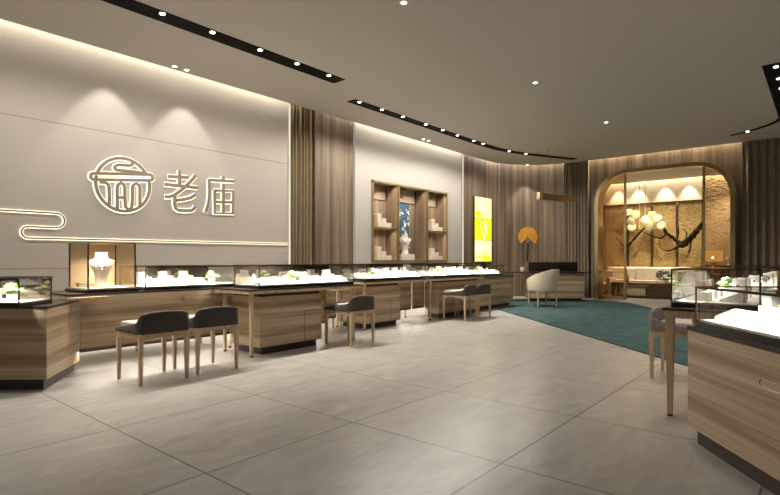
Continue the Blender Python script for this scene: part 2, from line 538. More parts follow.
wl = MB(); wl.box(LX0, 6.68, 8.2, 8.4, 0, 4.68)
struct(wl.build('wall_left', M['wall']), 'beige panelled sign wall washed by a light cove')

def wood_wall(name, pts, z0, z1, label, thick=0.15):
    """vertical boards along a plan line, with real thickness behind"""
    d = [0.0]
    for a, b in zip(pts[:-1], pts[1:]):
        d.append(d[-1] + math.dist(a, b))
    out = []
    n = len(pts)
    for i, p in enumerate(pts):
        a = Vector(pts[max(i - 1, 0)]); b = Vector(pts[min(i + 1, n - 1)])
        t = (b - a).normalized()
        nn = Vector((-t.y, t.x))
        out.append((p[0] + nn.x * thick, p[1] + nn.y * thick))
    mb = MB()
    front = [[(*p, z) for p in pts] for z in (z0, z1)]
    uv = [[(dd, z) for dd in d] for z in (z0, z1)]
    mb.sheet([front[0], front[1]], [uv[0], uv[1]])
    back = [[(*p, z) for p in out] for z in (z1, z0)]
    mb.sheet([back[0], back[1]], [uv[0], uv[1]])
    for k in (0, -1):
        mb.sheet([[front[0][k], back[1][k]], [front[1][k], back[0][k]]], [[uv[0][k], uv[0][k]], [uv[1][k], uv[1][k]]])
    mb.sheet([front[1], back[0]], [uv[1], uv[1]])
    return struct(mb.build(name, M['dwood'], ang=0.9), label)

wood_wall('wall_left', [(7.36, 8.2), (8.49, 8.2)], 0, 4.68, 'dark plank pier between the drape and the beige display wall')
wr = MB(); wr.box(LX0, 16.6, -5.2, -5.0, 0, 4.68)
struct(wr.build('wall_right', M['farwall']), 'brown wall of the shop opposite the sign wall')
wr = MB(); wr.box(LX0 - 0.2, LX0, -5.2, 8.4, 0, 4.68)
struct(wr.build('wall_front', M['farwall']), 'brown wall of the shop facing the arch')
# recess behind the first drape
cb = MB(); cb.box(6.68, 7.36, 8.42, 8.5, 0, 4.68)
struct(cb.build('wall_left', M['plinth']), 'dark recess behind the drape')
# beige wall with an opening for the display niche
NX0, NX1, NZ0, NZ1 = 9.12, 12.30, 1.15, 3.08
wp = MB()
wp.box(8.49, NX0, 8.2, 8.4, 0, 4.68); wp.box(NX1, 13.08, 8.2, 8.4, 0, 4.68)
wp.box(NX0, NX1, 8.2, 8.4, 0, NZ0); wp.box(NX0, NX1, 8.2, 8.4, NZ1, 4.68)
struct(wp.build('wall_left', M['wall2']), 'beige wall around the three-bay display niche')
cw = arc_line(8.17, 16.44, 2.02, 13.16, 5.55)
wood_wall('wall_back', cw, 0, 4.68, 'dark plank wall curving round the corner')
# back wall around the arch : outline with arched hole, u along y
AY0, AY1, AZ = 1.80, 5.40, 3.86     # arch outer
AR = 0.95
def arch_pts(y0, y1, z1, r, n=12):
    pts = [(y1, 0.0), (y1, z1 - r)]
    for i in range(1, n + 1):
        a = (PI / 2) * i / n
        pts.append((y1 - r + r * math.cos(a), z1 - r + r * math.sin(a)))
    for i in range(0, n + 1):
        a = PI / 2 + (PI / 2) * i / n
        pts.append((y0 + r + r * math.cos(a), z1 - r + r * math.sin(a)))
    pts += [(y0, 0.0)]
    out = []
    for p in pts:
        if not out or math.dist(p, out[-1]) > 1e-4: out.append(p)
    return out
ap = arch_pts(AY0 + 0.03, AY1 - 0.03, AZ - 0.03, AR)
bw = MB()
Y0, Y1, ZT = -5.0, 5.55, 4.68
hole = ap
outer = []
for (y, z) in hole:      # matching outer ring
    if y > (AY0 + AY1) / 2: outer.append((Y1, z) if z < AZ - AR + 0.02 else None)
    else: outer.append((Y0, z) if z < AZ - AR + 0.02 else None)
nh = len(hole)
idx = [i for i, o in enumerate(outer) if o is None]
for k, i in enumerate(idx):
    t = k / (len(idx) - 1)
    # walk the outer ring: up the left side, across the top, down the other side
    za = AZ - AR
    per = [(Y1, za), (Y1, ZT), (Y0, ZT), (Y0, za)]
    L = [math.dist(per[j], per[j + 1]) for j in range(3)]
    # corners are hit exactly at 1/4 and 3/4
    if t <= 0.25: q = (Y1, za + (ZT - za) * t / 0.25)
    elif t >= 0.75: q = (Y0, ZT - (ZT - za) * (t - 0.75) / 0.25)
    else: q = (Y1 + (Y0 - Y1) * (t - 0.25) / 0.5, ZT)
    outer[i] = q
for x in (16.44, 16.62):
    g0 = [(x, y, z) for y, z in hole]; g1 = [(x, y, z) for y, z in outer]
    bw.sheet([g0, g1], [[(20 - y, z) for y, z in hole], [(20 - y, z) for y, z in outer]])
bw.sheet([[(16.44, y, z) for y, z in hole], [(16.62, y, z) for y, z in hole]], [[(20 - y, z) for y, z in hole]] * 2)
struct(bw.build('wall_back', M['dwood'], ang=0.9), 'dark plank wall around the arched opening')

# lounge shell behind the arch
lw = MB(); lw.box(19.3, 19.5, 0.6, 6.7, 0, 4.3)
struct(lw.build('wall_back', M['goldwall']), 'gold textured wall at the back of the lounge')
for y0, y1, nm in ((6.5, 6.7, 'wall_left'), (0.6, 0.8, 'wall_right')):
    b_ = MB(); b_.box(16.63, 19.3, y0, y1, 0, 4.3)
    struct(b_.build(nm, M['goldwall']), 'gold side wall of the lounge, ' + ('sofa side' if y0 > 3 else 'lamp side'))
lu = MB(); lu.box(19.285, 19.3, 2.98, 6.5, 3.14, 4.3)
struct(lu.build('wall_back', plain('lounge_cream_plaster', (0.52, 0.44, 0.32), 0.7)), 'cream band of wall above the gold relief panels')
lc = MB(); lc.box(16.63, 19.2, 0.8, 6.5, 3.86, 3.92)
struct(lc.build('ceiling', M['ceiling']), 'lounge ceiling behind the arch')
lc = MB(); lc.box(16.63, 19.3, 0.8, 6.5, 4.3, 4.36)
struct(lc.build('ceiling', M['ceiling']), 'upper soffit over the lounge cove')

# ------------------------------------------------------------------ cove and downlight sources
area('cove_light_sign', (0.85, 8.135, 4.6), (0, 0, 0), 11.6, 0.10, 200, (1.0, 0.93, 0.78))
area('cove_light_pier', (7.9, 8.135, 4.6), (0, 0, 0), 1.1, 0.06, 9, WARM)
area('cove_light_niche', (10.8, 8.135, 4.6), (0, 0, 0), 4.5, 0.10, 95, (1.0, 0.92, 0.76))
area('cove_light_screen', (13.8, 8.12, 4.6), (0, 0, 0), 1.3, 0.05, 14, WARM)
for i in range(6):
    a = PI / 2 - (PI / 2) * (i + 0.5) / 6
    cx, cy = 14.42, 6.15
    area('cove_light_curve', (cx + 1.98 * math.cos(a), cy + 1.98 * math.sin(a), 4.6), (0, 0, a), 0.05, 0.5, 15, WARM)
area('cove_light_back', (16.39, 2.4, 4.6), (0, 0, 0), 0.06, 7.6, 260, (1.0, 0.84, 0.6))
area('cove_light_lounge', (19.24, 3.65, 4.25), (0, 0, 0), 0.06, 5.6, 330, (1.0, 0.88, 0.68))

# LED strips that show at the panel edges
def led_strip(x, label):
    s = MB(); s.box(x - 0.010, x + 0.010, 8.165, 8.2, 0.0, 4.3)
    return tag(s.build('led_strip', M['edge']), label, 'light strip')
M['edge'] = emit('edge_led', (1.0, 0.90, 0.70), 0.8)
led_strip(6.66, 'upright light strip where the sign wall meets the drape')
led_strip(13.12, 'upright light strip where the niche wall meets the dark planks')
led_strip(8.51, 'upright light strip beside the dark plank pier').data.materials[0] = emit('edge_led_dim', (1.0, 0.9, 0.7), 0.3)

# ------------------------------------------------------------------ ceiling tracks
def spot_head(parent, x, y, z=H):
    s = MB()
    s.lathe([(0.0, -0.012), (0.028, -0.012), (0.034, -0.008), (0.034, 0.0), (0.0, 0.0)], (0, 0, 0), 14)
    o = s.build('spotlight', M['lamp'], parent, (x - parent.location.x, y - parent.location.y, -0.0115))
    return o

def track(label, path, width, spots):
    o = thing('recessed_light_track', label, 'track light', (path[0][0], path[0][1], H), 0, None)
    m = MB(); m.ribbon([(x - path[0][0], y - path[0][1], -0.007) for x, y in path], width, 0.012, 'Z')
    m.build('channel', M['black'], o, smooth=False)
    for x, y in spots: spot_head(o, x, y)
    return o
T1 = [(-0.4, 6.32), (0.5, 6.32), (1.45, 6.32), (2.4, 6.32), (3.14, 6.32), (3.83, 6.32), (4.6, 6.32), (5.29, 6.32), (5.97, 6.32)]
track('long black track slot in the ceiling above the counters by the sign wall', [(-1.4, 6.41), (6.3, 6.41)], 0.28, T1)
T2 = [(7.36, 6.93), (8.03, 6.93), (8.71, 6.93), (9.54, 6.93), (10.22, 6.93), (10.88, 6.94), (11.65, 6.94), (12.11, 6.93), (13.41, 6.84), (14.06, 6.64)]
track('black track slot bending along the ceiling towards the arch', [(7.2, 7.0), (9, 7.01), (11, 7.02), (12.2, 7.01), (12.9, 6.97), (13.5, 6.86), (14.0, 6.70), (14.9, 6.30), (15.8, 5.86)], 0.22, T2)
T3 = [(10.25, 0.6), (10.95, 0.6), (11.6, 0.6), (12.25, 0.6), (12.9, 0.6)]
track('wide black slot of spotlights in the ceiling over the nearer drape', [(10.1, 0.56), (13.95, 0.56)], 0.42, T3)
track('thin curved black slot in the ceiling in front of the pleated drape', [(13.95, 0.70), (14.3, 0.80), (14.6, 0.97), (14.9, 1.25), (15.1, 1.52), (15.25, 1.78)], 0.10, [(15.0, 1.42)])

def downlight(x, y, label, r=0.045, group=None):
    o = thing('ceiling_downlight', label, 'downlight', (x, y, H), 0, group)
    s = MB(); s.lathe([(r * 0.75, -0.004), (r * 1.15, -0.006), (r * 1.25, 0.0), (r * 0.75, 0.0)], n=16); s.build('trim_ring', M['white'], o)
    s = MB(); s.lathe([(0.0, -0.006), (r * 0.74, -0.006), (r * 0.74, 0.0), (0, 0)], n=14); s.build('lens', M['lamp'], o)
    return o
downlight(4.14, 7.93, 'first of two small downlights above the sign wall emblem')
downlight(4.34, 7.93, 'second of two small downlights above the sign wall, nearer the drape')
downlight(10.72, 7.86, 'small downlight above the niche wall, first of a pair')
downlight(10.94, 7.86, 'small downlight above the niche wall, second of a pair')
downlight(4.87, 3.86, 'ceiling downlight nearest the camera, alone at the top edge')
downlight(8.54, 3.86, 'lone ceiling downlight in the middle of the plain ceiling')
downlight(12.03, 3.76, 'lone ceiling downlight farthest along, towards the arch')
downlight(15.77, 7.40, 'ceiling downlight at the curved plank wall above the orange fan')

for x, y in T1: spot('track_beam', (x, y - 0.02, H - 0.05), (x, y + 0.1, 0), 66, 160, 0.4, WARM, 0.13)
for x, y in T1[1:]: spot('track_narrow_beam', (x, y - 0.05, H - 0.05), (x + 0.1, y - 0.75, 0), 190, 62, 0.5, WARM, 0.03)
for x, y in T2[:8]: spot('track_narrow_beam', (x, y - 0.05, H - 0.05), (x + 0.1, y - 0.9, 0), 170, 58, 0.5, WARM, 0.03)
for x, y in T2: spot('track_beam', (x, y - 0.02, H - 0.05), (x, y - 0.1, 0), 100, 160, 0.4, WARM, 0.13)
for x, y in T3: spot('track_beam', (x, y, H - 0.05), (x, y, 0), 160, 110, 1.0, WARM, 0.06)
for x in (4.87, 8.54, 12.03):
    spot('downlight_beam', (x, 3.85, H - 0.03), (x, 3.85, 0), 120, 140, 1.0, WARM, 0.12)
for x, y in ((4.9, 1.1), (6.9, 0.9), (8.6, 0.7)):
    spot('counter_fill_beam', (x, y, H - 0.03), (x, y, 0), 170, 90, 0.9, WARM, 0.2)  # fill beams added over the counters, no fixture holds them
for x in (3.23, 4.43):
    spot('wall_scallop', (x, 7.78, H - 0.02), (x, 8.02, 2.2), 58, 66, 0.3)
for x, y in ((4.24, 7.9), (10.83, 7.86)):
    spot('aisle_beam', (x, y, H - 0.03), (x, y - 0.95, 0), 420, 36, 0.8, WARM, 0.06)
spot('wall_scallop', (15.56, 7.22, H - 0.02), (15.7, 7.36, 2.2), 110, 60, 0.3)
for y in (5.6, 4.95, 4.1, 3.4):
    spot('lounge_scallop', (19.10, y, 3.83), (19.10, y, 2.2), 125, 74, 0.5, WARMER)
spot('lounge_side_fill', (18.3, 2.2, 3.82), (18.8, 2.2, 0), 200, 110, 0.7, WARMER)  # fill spot added to brighten this side of the lounge, no fixture
spot('lounge_down', (17.7, 4.4, 3.8), (17.7, 4.4, 0), 270, 130, 0.8, WARMER)

# ------------------------------------------------------------------ sign and glowing line on the wall
def wpt(a, y): return (a[0], y, a[1])
def bez(pts, n=6):
    """Catmull-Rom through points"""
    P = [Vector(p) for p in pts]
    out = []
    for i in range(len(P) - 1):
        p0 = P[max(i - 1, 0)]; p1 = P[i]; p2 = P[i + 1]; p3 = P[min(i + 2, len(P) - 1)]
        for k in range(n):
            t = k / n
            out.append(0.5 * ((2 * p1) + (-p0 + p2) * t + (2 * p0 - 5 * p1 + 4 * p2 - p3) * t * t + (-p0 + 3 * p1 - 3 * p2 + p3) * t ** 3))
    out.append(P[-1])
    return out
def arcxz(cx, cz, rx, rz, a0, a1, n=14):
    return [(cx + rx * math.cos(R(a0 + (a1 - a0) * i / n)), cz + rz * math.sin(R(a0 + (a1 - a0) * i / n))) for i in range(n + 1)]

line = [(LX0 + 0.05, 1.83), (2.56, 1.84)] + arcxz(2.56, 1.74, 0.10, 0.10, 90, -90)[1:-1] + [(2.56, 1.64), (2.23, 1.64)] + \
       arcxz(2.23, 1.565, 0.08, 0.078, 90, 270)[1:-1] + [(2.23, 1.487), (6.62, 1.507)]
gl = thing('wall_light_line', 'glowing line bending in an S along the sign wall', 'light strip', (2.2, 8.2, 1.48))
def rel(p, o): return (p[0] - o[0], p[1] - o[1], p[2] - o[2])
m = MB(); m.ribbon([rel(wpt(p, 8.187), (2.2, 8.2, 1.48)) for p in line], 0.038, 0.014, 'Y'); m.build('glow_strip', M['led'], gl, smooth=False)
m = MB(); m.ribbon([rel(wpt(p, 8.172), (2.2, 8.2, 1.48)) for p in line], 0.022, 0.012, 'Y'); m.build('metal_trim', M['brass'], gl, smooth=False)

# strokes of the sign, wall x / z in metres
SX, SZ = 3.46, 2.335
def px2w(a, b):
    # sign artwork coordinates -> point on the wall plane y = 8.19
    px = 80 + a / 4.588; py = 150 + b / 4.588
    r = (px - 390) / 520.0
    c, s = math.cos(R(39.93)), math.sin(R(39.93))
    Z = 8.19 / (s - r * c)
    return (Z * (c + r * s), 1.2 + Z * (259.5 - py) / 520.0)
def W2(pts): return [px2w(*p) for p in pts]
c_, rr = (SX, SZ), 0.405
bar_l, bar_r = px2w(62, 122), px2w(318, 127)
dome = arcxz(SX, SZ, 0.395, 0.40, 28, 160, 26)
bowl = arcxz(SX, SZ, 0.395, 0.40, 166, 378, 40)
def capsule(a, b, r):
    d = (Vector(b) - Vector(a)).normalized(); n = Vector((-d.y, d.x))
    ang = math.degrees(math.atan2(d.y, d.x))
    p = [Vector(a) + n * r, Vector(b) + n * r]
    p += [Vector((b[0] + r * math.cos(R(ang + 90 - t)), b[1] + r * math.sin(R(ang + 90 - t)))) for t in range(20, 180, 20)]
    p += [Vector(b) - n * r, Vector(a) - n * r]
    p += [Vector((a[0] + r * math.cos(R(ang - 90 - t)), a[1] + r * math.sin(R(ang - 90 - t)))) for t in range(20, 180, 20)]
    p.append(p[0])
    return [tuple(q) for q in p]
emblem = [dome, bowl, capsule(bar_l, bar_r, 0.046)]
sq = W2([(236, 57), (239, 66), (229, 72), (205, 71), (174, 69), (160, 74), (156, 83), (163, 92), (188, 95), (240, 99), (302, 110)])
emblem.append(sq)
emblem.append(W2([(88, 148), (112, 150), (126, 158), (131, 172), (132, 215), (132, 262)]))
emblem.append(W2([(168, 272), (168, 215), (168, 172), (173, 158), (185, 152), (197, 158), (203, 172), (203, 222), (206, 262), (220, 274), (234, 264), (238, 222), (238, 172), (243, 160), (255, 154), (267, 160), (272, 174), (272, 262)]))
emblem.append(W2([(170, 218), (202, 219)]))
lao = [[(455, 95), (455, 165)], [(402, 122), (494, 127)], [(386, 158), (538, 174)],
       [(527, 118), (500, 150), (470, 178), (430, 208), (405, 216), (388, 215)],
       [(432, 202), (432, 250), (436, 268), (450, 277), (480, 279), (508, 278), (520, 270), (526, 260)],
       [(527, 206), (505, 220), (470, 228), (436, 232)]]
miao = [[(655, 120), (655, 140)], [(588, 138), (706, 145)], [(590, 138), (592, 200), (587, 245), (573, 288)],
        [(615, 186), (700, 189), (698, 292), (615, 290), (615, 186)], [(655, 156), (655, 290)], [(615, 238), (698, 241)]]
def strokes(name, sets, parent, org, wface, whalo):
    h = MB(); f = MB()
    for si, s in enumerate(sets):
        dy = 0.0007 * si
        pts = bez([(p[0], 0, p[1]) for p in s], 1) if len(s) < 2 else [Vector((p[0], 0, p[1])) for p in s]
        loc = [rel((p.x, 8.190 - dy, p.z), org) for p in pts]
        h.ribbon(loc, whalo, 0.012, 'Y')
        loc2 = [rel((p.x, 8.174 - dy, p.z), org) for p in pts]
        f.ribbon(loc2, wface, 0.026, 'Y')
    fo = f.build(name, M['signface'], parent, smooth=False)
    h.build('halo_light', M['halo'], fo, smooth=False)
    return fo
so = (SX, 8.2, SZ - 0.41)
sg = thing('wall_sign', 'halo-lit shop sign of a round pot emblem and two characters', 'sign', so)
strokes('emblem', emblem, sg, so, 0.046, 0.076)
strokes('character', [W2(s) for s in lao], sg, so, 0.054, 0.084)
strokes('character', [W2(s) for s in miao], sg, so, 0.051, 0.080)

# ------------------------------------------------------------------ drapes
def drape(label, a, b, z0, z1, folds, depth, mat, thick=0.012):
    L = math.dist(a, b)
    o = thing('drape', label, 'curtain', ((a[0] + b[0]) / 2, (a[1] + b[1]) / 2, z0))
    t = Vector((b[0] - a[0], b[1] - a[1], 0)) / L
    nrm = Vector((-t.y, t.x, 0))
    n = folds * 10
    rows = []
    for z in (z0, z0 + 0.5, (z0 + z1) / 2, z1 - 0.4, z1):
        row = []
        for i in range(n + 1):
            u = i / n
            ph = u * folds * 2 * PI + 0.5 * math.sin(u * 9) + 0.12 * math.sin(z * 1.3 + u * 20)
            d = depth * (0.75 + 0.25 * math.sin(u * 13 + 1)) * math.sin(ph)
            p = Vector((a[0], a[1], 0)) + t * (u * L) + nrm * d
            row.append((p.x - o.location.x, p.y - o.location.y, z - z0))
        rows.append(row)
    m = MB(); m.sheet(rows)
    c = m.build('fabric', mat, o, ang=3)
    md = c.modifiers.new('solid', 'SOLIDIFY'); md.thickness = thick
    r = MB(); r.box(-L / 2, L / 2, -0.02, 0.02, z1 - z0, z1 - z0 + 0.03)
    ang = math.atan2(t.y, t.x)
    rr_ = r.build('rail', M['dark'], o, rot=(0, 0, ang))
    return o
drape('olive-brown floor-length drape between the sign wall and the plank pier', (6.74, 8.29), (7.32, 8.29), 0.01, 4.55, 6, 0.065, M['curtain'])
drape('narrow dark bronze drape on the curved wall, beside the brass arch', (16.34, 6.42), (16.36, 5.62), 0.02, 4.5, 8, 0.045, M['curtain2'])
drape('wide dark bronze drape behind the case counters, on the lamp side of the arch', (16.32, 1.66), (16.32, -1.4), 0.01, 4.5, 17, 0.06, M['curtain2'])

# ------------------------------------------------------------------ display niche in the wall
nz0 = NZ0
nt_ = thing('display_niche', 'brass framed three-bay display niche in the beige wall', 'display cabinet', ((NX0 + NX1) / 2, 8.2, NZ0))
nx = lambda x: x - (NX0 + NX1) / 2
hh = NZ1 - NZ0
D0, D1 = 10.08, 11.31
M['nwood'] = wood('niche_divider_veneer', [(0.11, 0.07, 0.042), (0.20, 0.135, 0.085), (0.28, 0.2, 0.13)], grain=(9, 9, 0.25), rough=0.45)
f = MB()
fw = 0.05
for x in (NX0, NX1 - fw): f.box(nx(x), nx(x) + fw, -0.03, 0.03, 0, hh)
for x in (D0 - 0.06, D1 - 0.06):
    f.box(nx(x), nx(x) + 0.045, -0.03, 0.03, 0, hh); f.box(nx(x) + 0.075, nx(x) + 0.12, -0.03, 0.03, 0, hh)
    dv_ = MB(); dv_.box(nx(x) + 0.04, nx(x) + 0.08, -0.005, 0.38, 0, hh); dv_.build('divider', M['nwood'], nt_)
f.box(nx(NX0), nx(NX1), -0.03, 0.03, hh - 0.045, hh); f.box(nx(NX0), nx(NX1), -0.03, 0.03, 0, 0.035)
f.build('frame', M['brassdull'], nt_, smooth=False)
b = MB()
b.sheet([[(nx(NX0), 0.37, z), (nx(NX1), 0.37, z)] for z in (0, hh)], [[(0, z), (NX1 - NX0, z)] for z in (0, hh)])
for x in (nx(NX0) + 0.002, nx(NX1) - 0.002):
    b.sheet([[(x, 0.0, z), (x, 0.37, z)] for z in (0, hh)], [[(5, z), (5.37, z)] for z in (0, hh)])
b.build('back_panel', M['dwood2'] if 'dwood2' in M else wood('niche_plank_veneer', [(0.13, 0.085, 0.055), (0.23, 0.16, 0.105), (0.33, 0.24, 0.165)], grain=(9.0, 0.25, 1), plank=(0, 0.10), uv=True), nt_)
b = MB(); b.box(nx(NX0), nx(NX1), 0.0, 0.37, hh - 0.02, hh); b.build('top_board', M['lwood'], nt_)
b = MB(); b.box(nx(NX0), nx(NX1), 0.0, 0.37, 0, 0.03); b.build('bottom_board', M['cream'], nt_)
for a_, b_ in ((NX0, D0), (D1, NX1)):
    sh = MB(); sh.box(nx(a_) + 0.05, nx(b_) - 0.05, -0.01, 0.36, 0.80, 0.835, 0.004)
    so_ = sh.build('shelf', M['lwood'], nt_)
    sh = MB(); sh.box(nx(a_) + 0.05, nx(b_) - 0.05, -0.022, -0.01, 0.80, 0.835)
    sh.build('brass_edge', M['brass'], so_)
M['header'] = plain('tan_header', (0.42, 0.33, 0.235), 0.6)
for a_, b_ in ((NX0, D0), (D0, D1), (D1, NX1)):
    hd = MB(); hd.box(nx(a_) + 0.06, nx(b_) - 0.06, 0.345, 0.36, hh - 0.38, hh - 0.045)
    ho = hd.build('header_panel', M['header'], nt_)
    mk = MB(); cx = (nx(a_) + nx(b_)) / 2
    ring = [(cx + 0.045 * math.cos(2 * PI * k / 20), 0.338, hh - 0.22 + 0.045 * math.sin(2 * PI * k / 20)) for k in range(20)]
    mk.tube(ring, 0.008, 6, closed=True)
    mk.box(cx - 0.06, cx + 0.06, 0.332, 0.344, hh - 0.225, hh - 0.205)
    mk.build('emblem', M['brass'], ho)
    L_ = (b_ - a_) - 0.14
    area('niche_light', ((a_ + b_) / 2, 8.27, NZ1 - 0.06), (R(4), 0, 0), L_, 0.03, 7, WARM, None, 130)
    if not (a_ == D0):
        area('niche_light', ((a_ + b_) / 2, 8.27, NZ0 + 0.78), (R(4), 0, 0), L_, 0.03, 5, WARM, None, 130)

def gift_box(x, y, z, w_, d_, h_, label):
    o = thing('gift_box', label, 'box', (x, y, z))
    m = MB(); m.box(-w_ / 2, w_ / 2, -d_ / 2, d_ / 2, 0, h_ * 0.68, 0.003); m.build('base', M['cream'], o)
    m = MB(); m.box(-w_ / 2 - 0.003, w_ / 2 + 0.003, -d_ / 2 - 0.003, d_ / 2 + 0.003, h_ * 0.68, h_, 0.003); m.build('lid', M['cream'], o)
    return o
for bx, nm in ((9.65, 'near the plank pier'), (11.90, 'near the yellow light panel')):
    for z, lv in ((NZ0 + 0.836, 'upper'), (NZ0 + 0.031, 'lower')):
        gift_box(bx, 8.36, z, 0.50, 0.24, 0.115, f'long low cream gift box, {lv} shelf, niche bay {nm}')
        gift_box(bx - 0.17, 8.36, z + 0.117, 0.14, 0.18, 0.21, f'tall cream gift box, {lv} shelf, niche bay {nm}')
        gift_box(bx + 0.01, 8.36, z + 0.117, 0.15, 0.18, 0.10, f'square cream gift box, {lv} shelf, niche bay {nm}')
pn = MB(); pn.box(10.55, 10.96, 8.50, 8.53, NZ0 + 0.031, NZ1 - 0.42)
tag(pn.build('floral_panel', M['floral']), 'tall navy and white floral panel in the middle niche bay', 'panel')
pd = MB(); pd.box(10.32, 10.88, 8.26, 8.48, NZ0 + 0.031, NZ0 + 0.19, 0.006)
tag(pd.build('display_plinth', M['cream']), 'low cream plinth under the bust in the middle niche bay', 'plinth')

# ------------------------------------------------------------------ busts, trays and flowers (prototypes)
def bust(label, loc, rz, h, mat, group=None):
    o = thing('necklace_bust', label, 'necklace bust', loc, rz, group)
    prof = [  # z, half width, half depth, y offset
        (0.0, 0.20, 0.16, 0.0), (0.03, 0.20, 0.16, 0.0), (0.06, 0.17, 0.12, 0.0), (0.25, 0.165, 0.10, 0.0), (0.45, 0.20, 0.105, -0.01), (0.58, 0.27, 0.12, -0.02), (0.68, 0.31, 0.11, -0.01),
        (0.755, 0.335, 0.085, 0.01), (0.79, 0.24, 0.09, 0.02), (0.82, 0.175, 0.095, 0.03), (0.90, 0.155, 0.09, 0.035), (1.0, 0.16, 0.09, 0.035)]
    m = MB()
    m.loft([[(hw * h * math.cos(2 * PI * k / 24), dy * h + hd * h * math.sin(2 * PI * k / 24), z * h) for k in range(24)] for z, hw, hd, dy in prof])
    m.build('body', mat, o, ang=1.2)
    pts = []
    for k in range(-10, 11):
        t = k / 10
        x = 0.19 * t; z = 0.80 - 0.26 * (1 - abs(t) ** 1.6)
        pts.append((x * h, (-0.125 - 0.02 * (1 - abs(t)) + 0.06 * abs(t) ** 3) * h, z * h))
    m = MB(); m.tube(pts, 0.012 * h, 6)
    c = m.build('necklace', M['silver'], o)
    m = MB(); m.sphere((0, -0.15 * h, 0.50 * h), 0.035 * h, 1, 0.6, 1.2, 10); m.build('pendant', M['gold'], c)
    return o

def proto_tray():
    o = thing('jewellery_tray', '', 'display tray')
    m = MB(); m.prism([(-0.075, 0), (0.075, 0), (0.075, 0.07), (0.05, 0.075), (-0.075, 0.022)], -0.11, 0.11, Matrix(((0, 0, 1, 0), (1, 0, 0, 0), (0, 1, 0, 0), (0, 0, 0, 1))))
    m.build('slope', M['white'], o, smooth=False)
    m = MB()
    for k in range(4):
        x = -0.08 + 0.053 * k
        m.tube([(x + 0.012 * math.cos(2 * PI * i / 10), -0.005 + 0.012 * math.sin(2 * PI * i / 10) * 0.9, 0.056 + 0.012 * math.sin(2 * PI * i / 10) * 0.4) for i in range(10)], 0.0028, 5, closed=True)
    m.build('ring_row', M['gold'], o)
    return o
def proto_block():
    o = thing('display_block', '', 'display block')
    m = MB(); m.box(-0.08, 0.08, -0.06, 0.06, 0, 0.10, 0.006); m.build('base', M['white'], o)
    m = MB(); m.box(-0.075, 0.01, -0.04, 0.05, 0.10, 0.165, 0.006); m.build('step', M['white'], o)
    m = MB(); m.sphere((0.045, 0.0, 0.108), 0.016, n=8); m.build('jewel', M['gold'], o)
    return o
def proto_cone():
    o = thing('ring_cone', '', 'ring stand')
    m = MB(); m.lathe([(0.05, 0), (0.05, 0.012), (0.03, 0.02), (0.024, 0.09), (0.008, 0.135), (0, 0.138)], n=14); m.build('cone', M['white'], o)
    m = MB(); m.tube([(0.022 * math.cos(2 * PI * i / 12), 0.022 * math.sin(2 * PI * i / 12), 0.1) for i in range(12)], 0.004, 5, closed=True); m.build('ring', M['gold'], o)
    return o
def proto_roll():
    o = thing('bracelet_stand', '', 'bracelet stand')
    m = MB(); m.box(-0.07, 0.07, -0.04, 0.04, 0, 0.02, 0.003); m.box(-0.015, 0.015, -0.015, 0.015, 0.02, 0.09); m.build('foot', M['white'], o)
    pts = [(-0.09, 0, 0.11), (0.09, 0, 0.11)]
    m = MB(); m.tube(pts, 0.032, 12); m.build('roll', M['white'], o)
    m = MB(); m.tube([(0.03, 0.034 * math.cos(2 * PI * i / 12), 0.11 + 0.034 * math.sin(2 * PI * i / 12)) for i in range(12)], 0.005, 5, closed=True); m.build('bracelet', M['gold'], o)
    return o
def proto_flower():
    o = thing('flower_bouquet', '', 'flowers')
    m = MB(); m.lathe([(0.03, 0), (0.042, 0.03), (0.045, 0.06), (0.036, 0.062), (0.03, 0.03), (0, 0.02)], n=14); m.build('pot', M['pot'], o)
    rnd = random.Random(3)
    m = MB()
    for k in range(24):
        a = rnd.uniform(0, 2 * PI); e = rnd.uniform(0.1, 1.2); L = rnd.uniform(0.08, 0.125)
        d = Vector((math.cos(a) * math.cos(e), math.sin(a) * math.cos(e), math.sin(e)))
        p = Vector((0, 0, 0.06)); q = p + d * L
        sd = d.cross(Vector((0, 0, 1))).normalized() * 0.022
        mid = (p + q) / 2 + Vector((0, 0, 0.008))
        v = [m.bm.verts.new(t) for t in (p, mid + sd, q - Vector((0, 0, 0.01)), mid - sd)]
        m.bm.faces.new(v)
    lf = m.build('leaves', M['leaf'], o, smooth=False)
    md = lf.modifiers.new('solid', 'SOLIDIFY'); md.thickness = 0.002
    for cx, cy, cz in ((-0.06, 0.0, 0.105), (0.05, -0.02, 0.10), (0.0, 0.01, 0.14), (-0.01, -0.05, 0.09), (0.08, 0.03, 0.085)):
        m = MB()
        for k in range(6):
            a = 2 * PI * k / 6
            m.sphere((cx + 0.02 * math.cos(a), cy + 0.02 * math.sin(a), cz), 0.019, 1, 1, 0.6, 8)
        m.sphere((cx, cy, cz + 0.006), 0.014, n=8)
        m.build('blossom', M['petal'], o)
    o.scale = (1.05, 1.05, 1.05)
    return o
PROTO = {'tray': proto_tray(), 'block': proto_block(), 'cone': proto_cone(), 'roll': proto_roll(), 'flower': proto_flower()}
PUSED = {}
def place(kind, loc, rz, label, group=None):
    if kind not in PUSED:
        PUSED[kind] = 1
        o = PROTO[kind]; o.location = loc; o.rotation_euler = (0, 0, rz); o['label'] = label
        if group: o['group'] = group
        return o
    o = dup(PROTO[kind], loc, rz, label, group)
    if not group and 'group' in o: del o['group']
    return o
KN = {'tray': ('sloped white ring tray', 'ring trays'), 'block': ('stepped white jewellery block', 'jewellery blocks'),
      'cone': ('white cone ring stand', 'ring cones'), 'roll': ('white bracelet roll on a foot', 'bracelet rolls')}

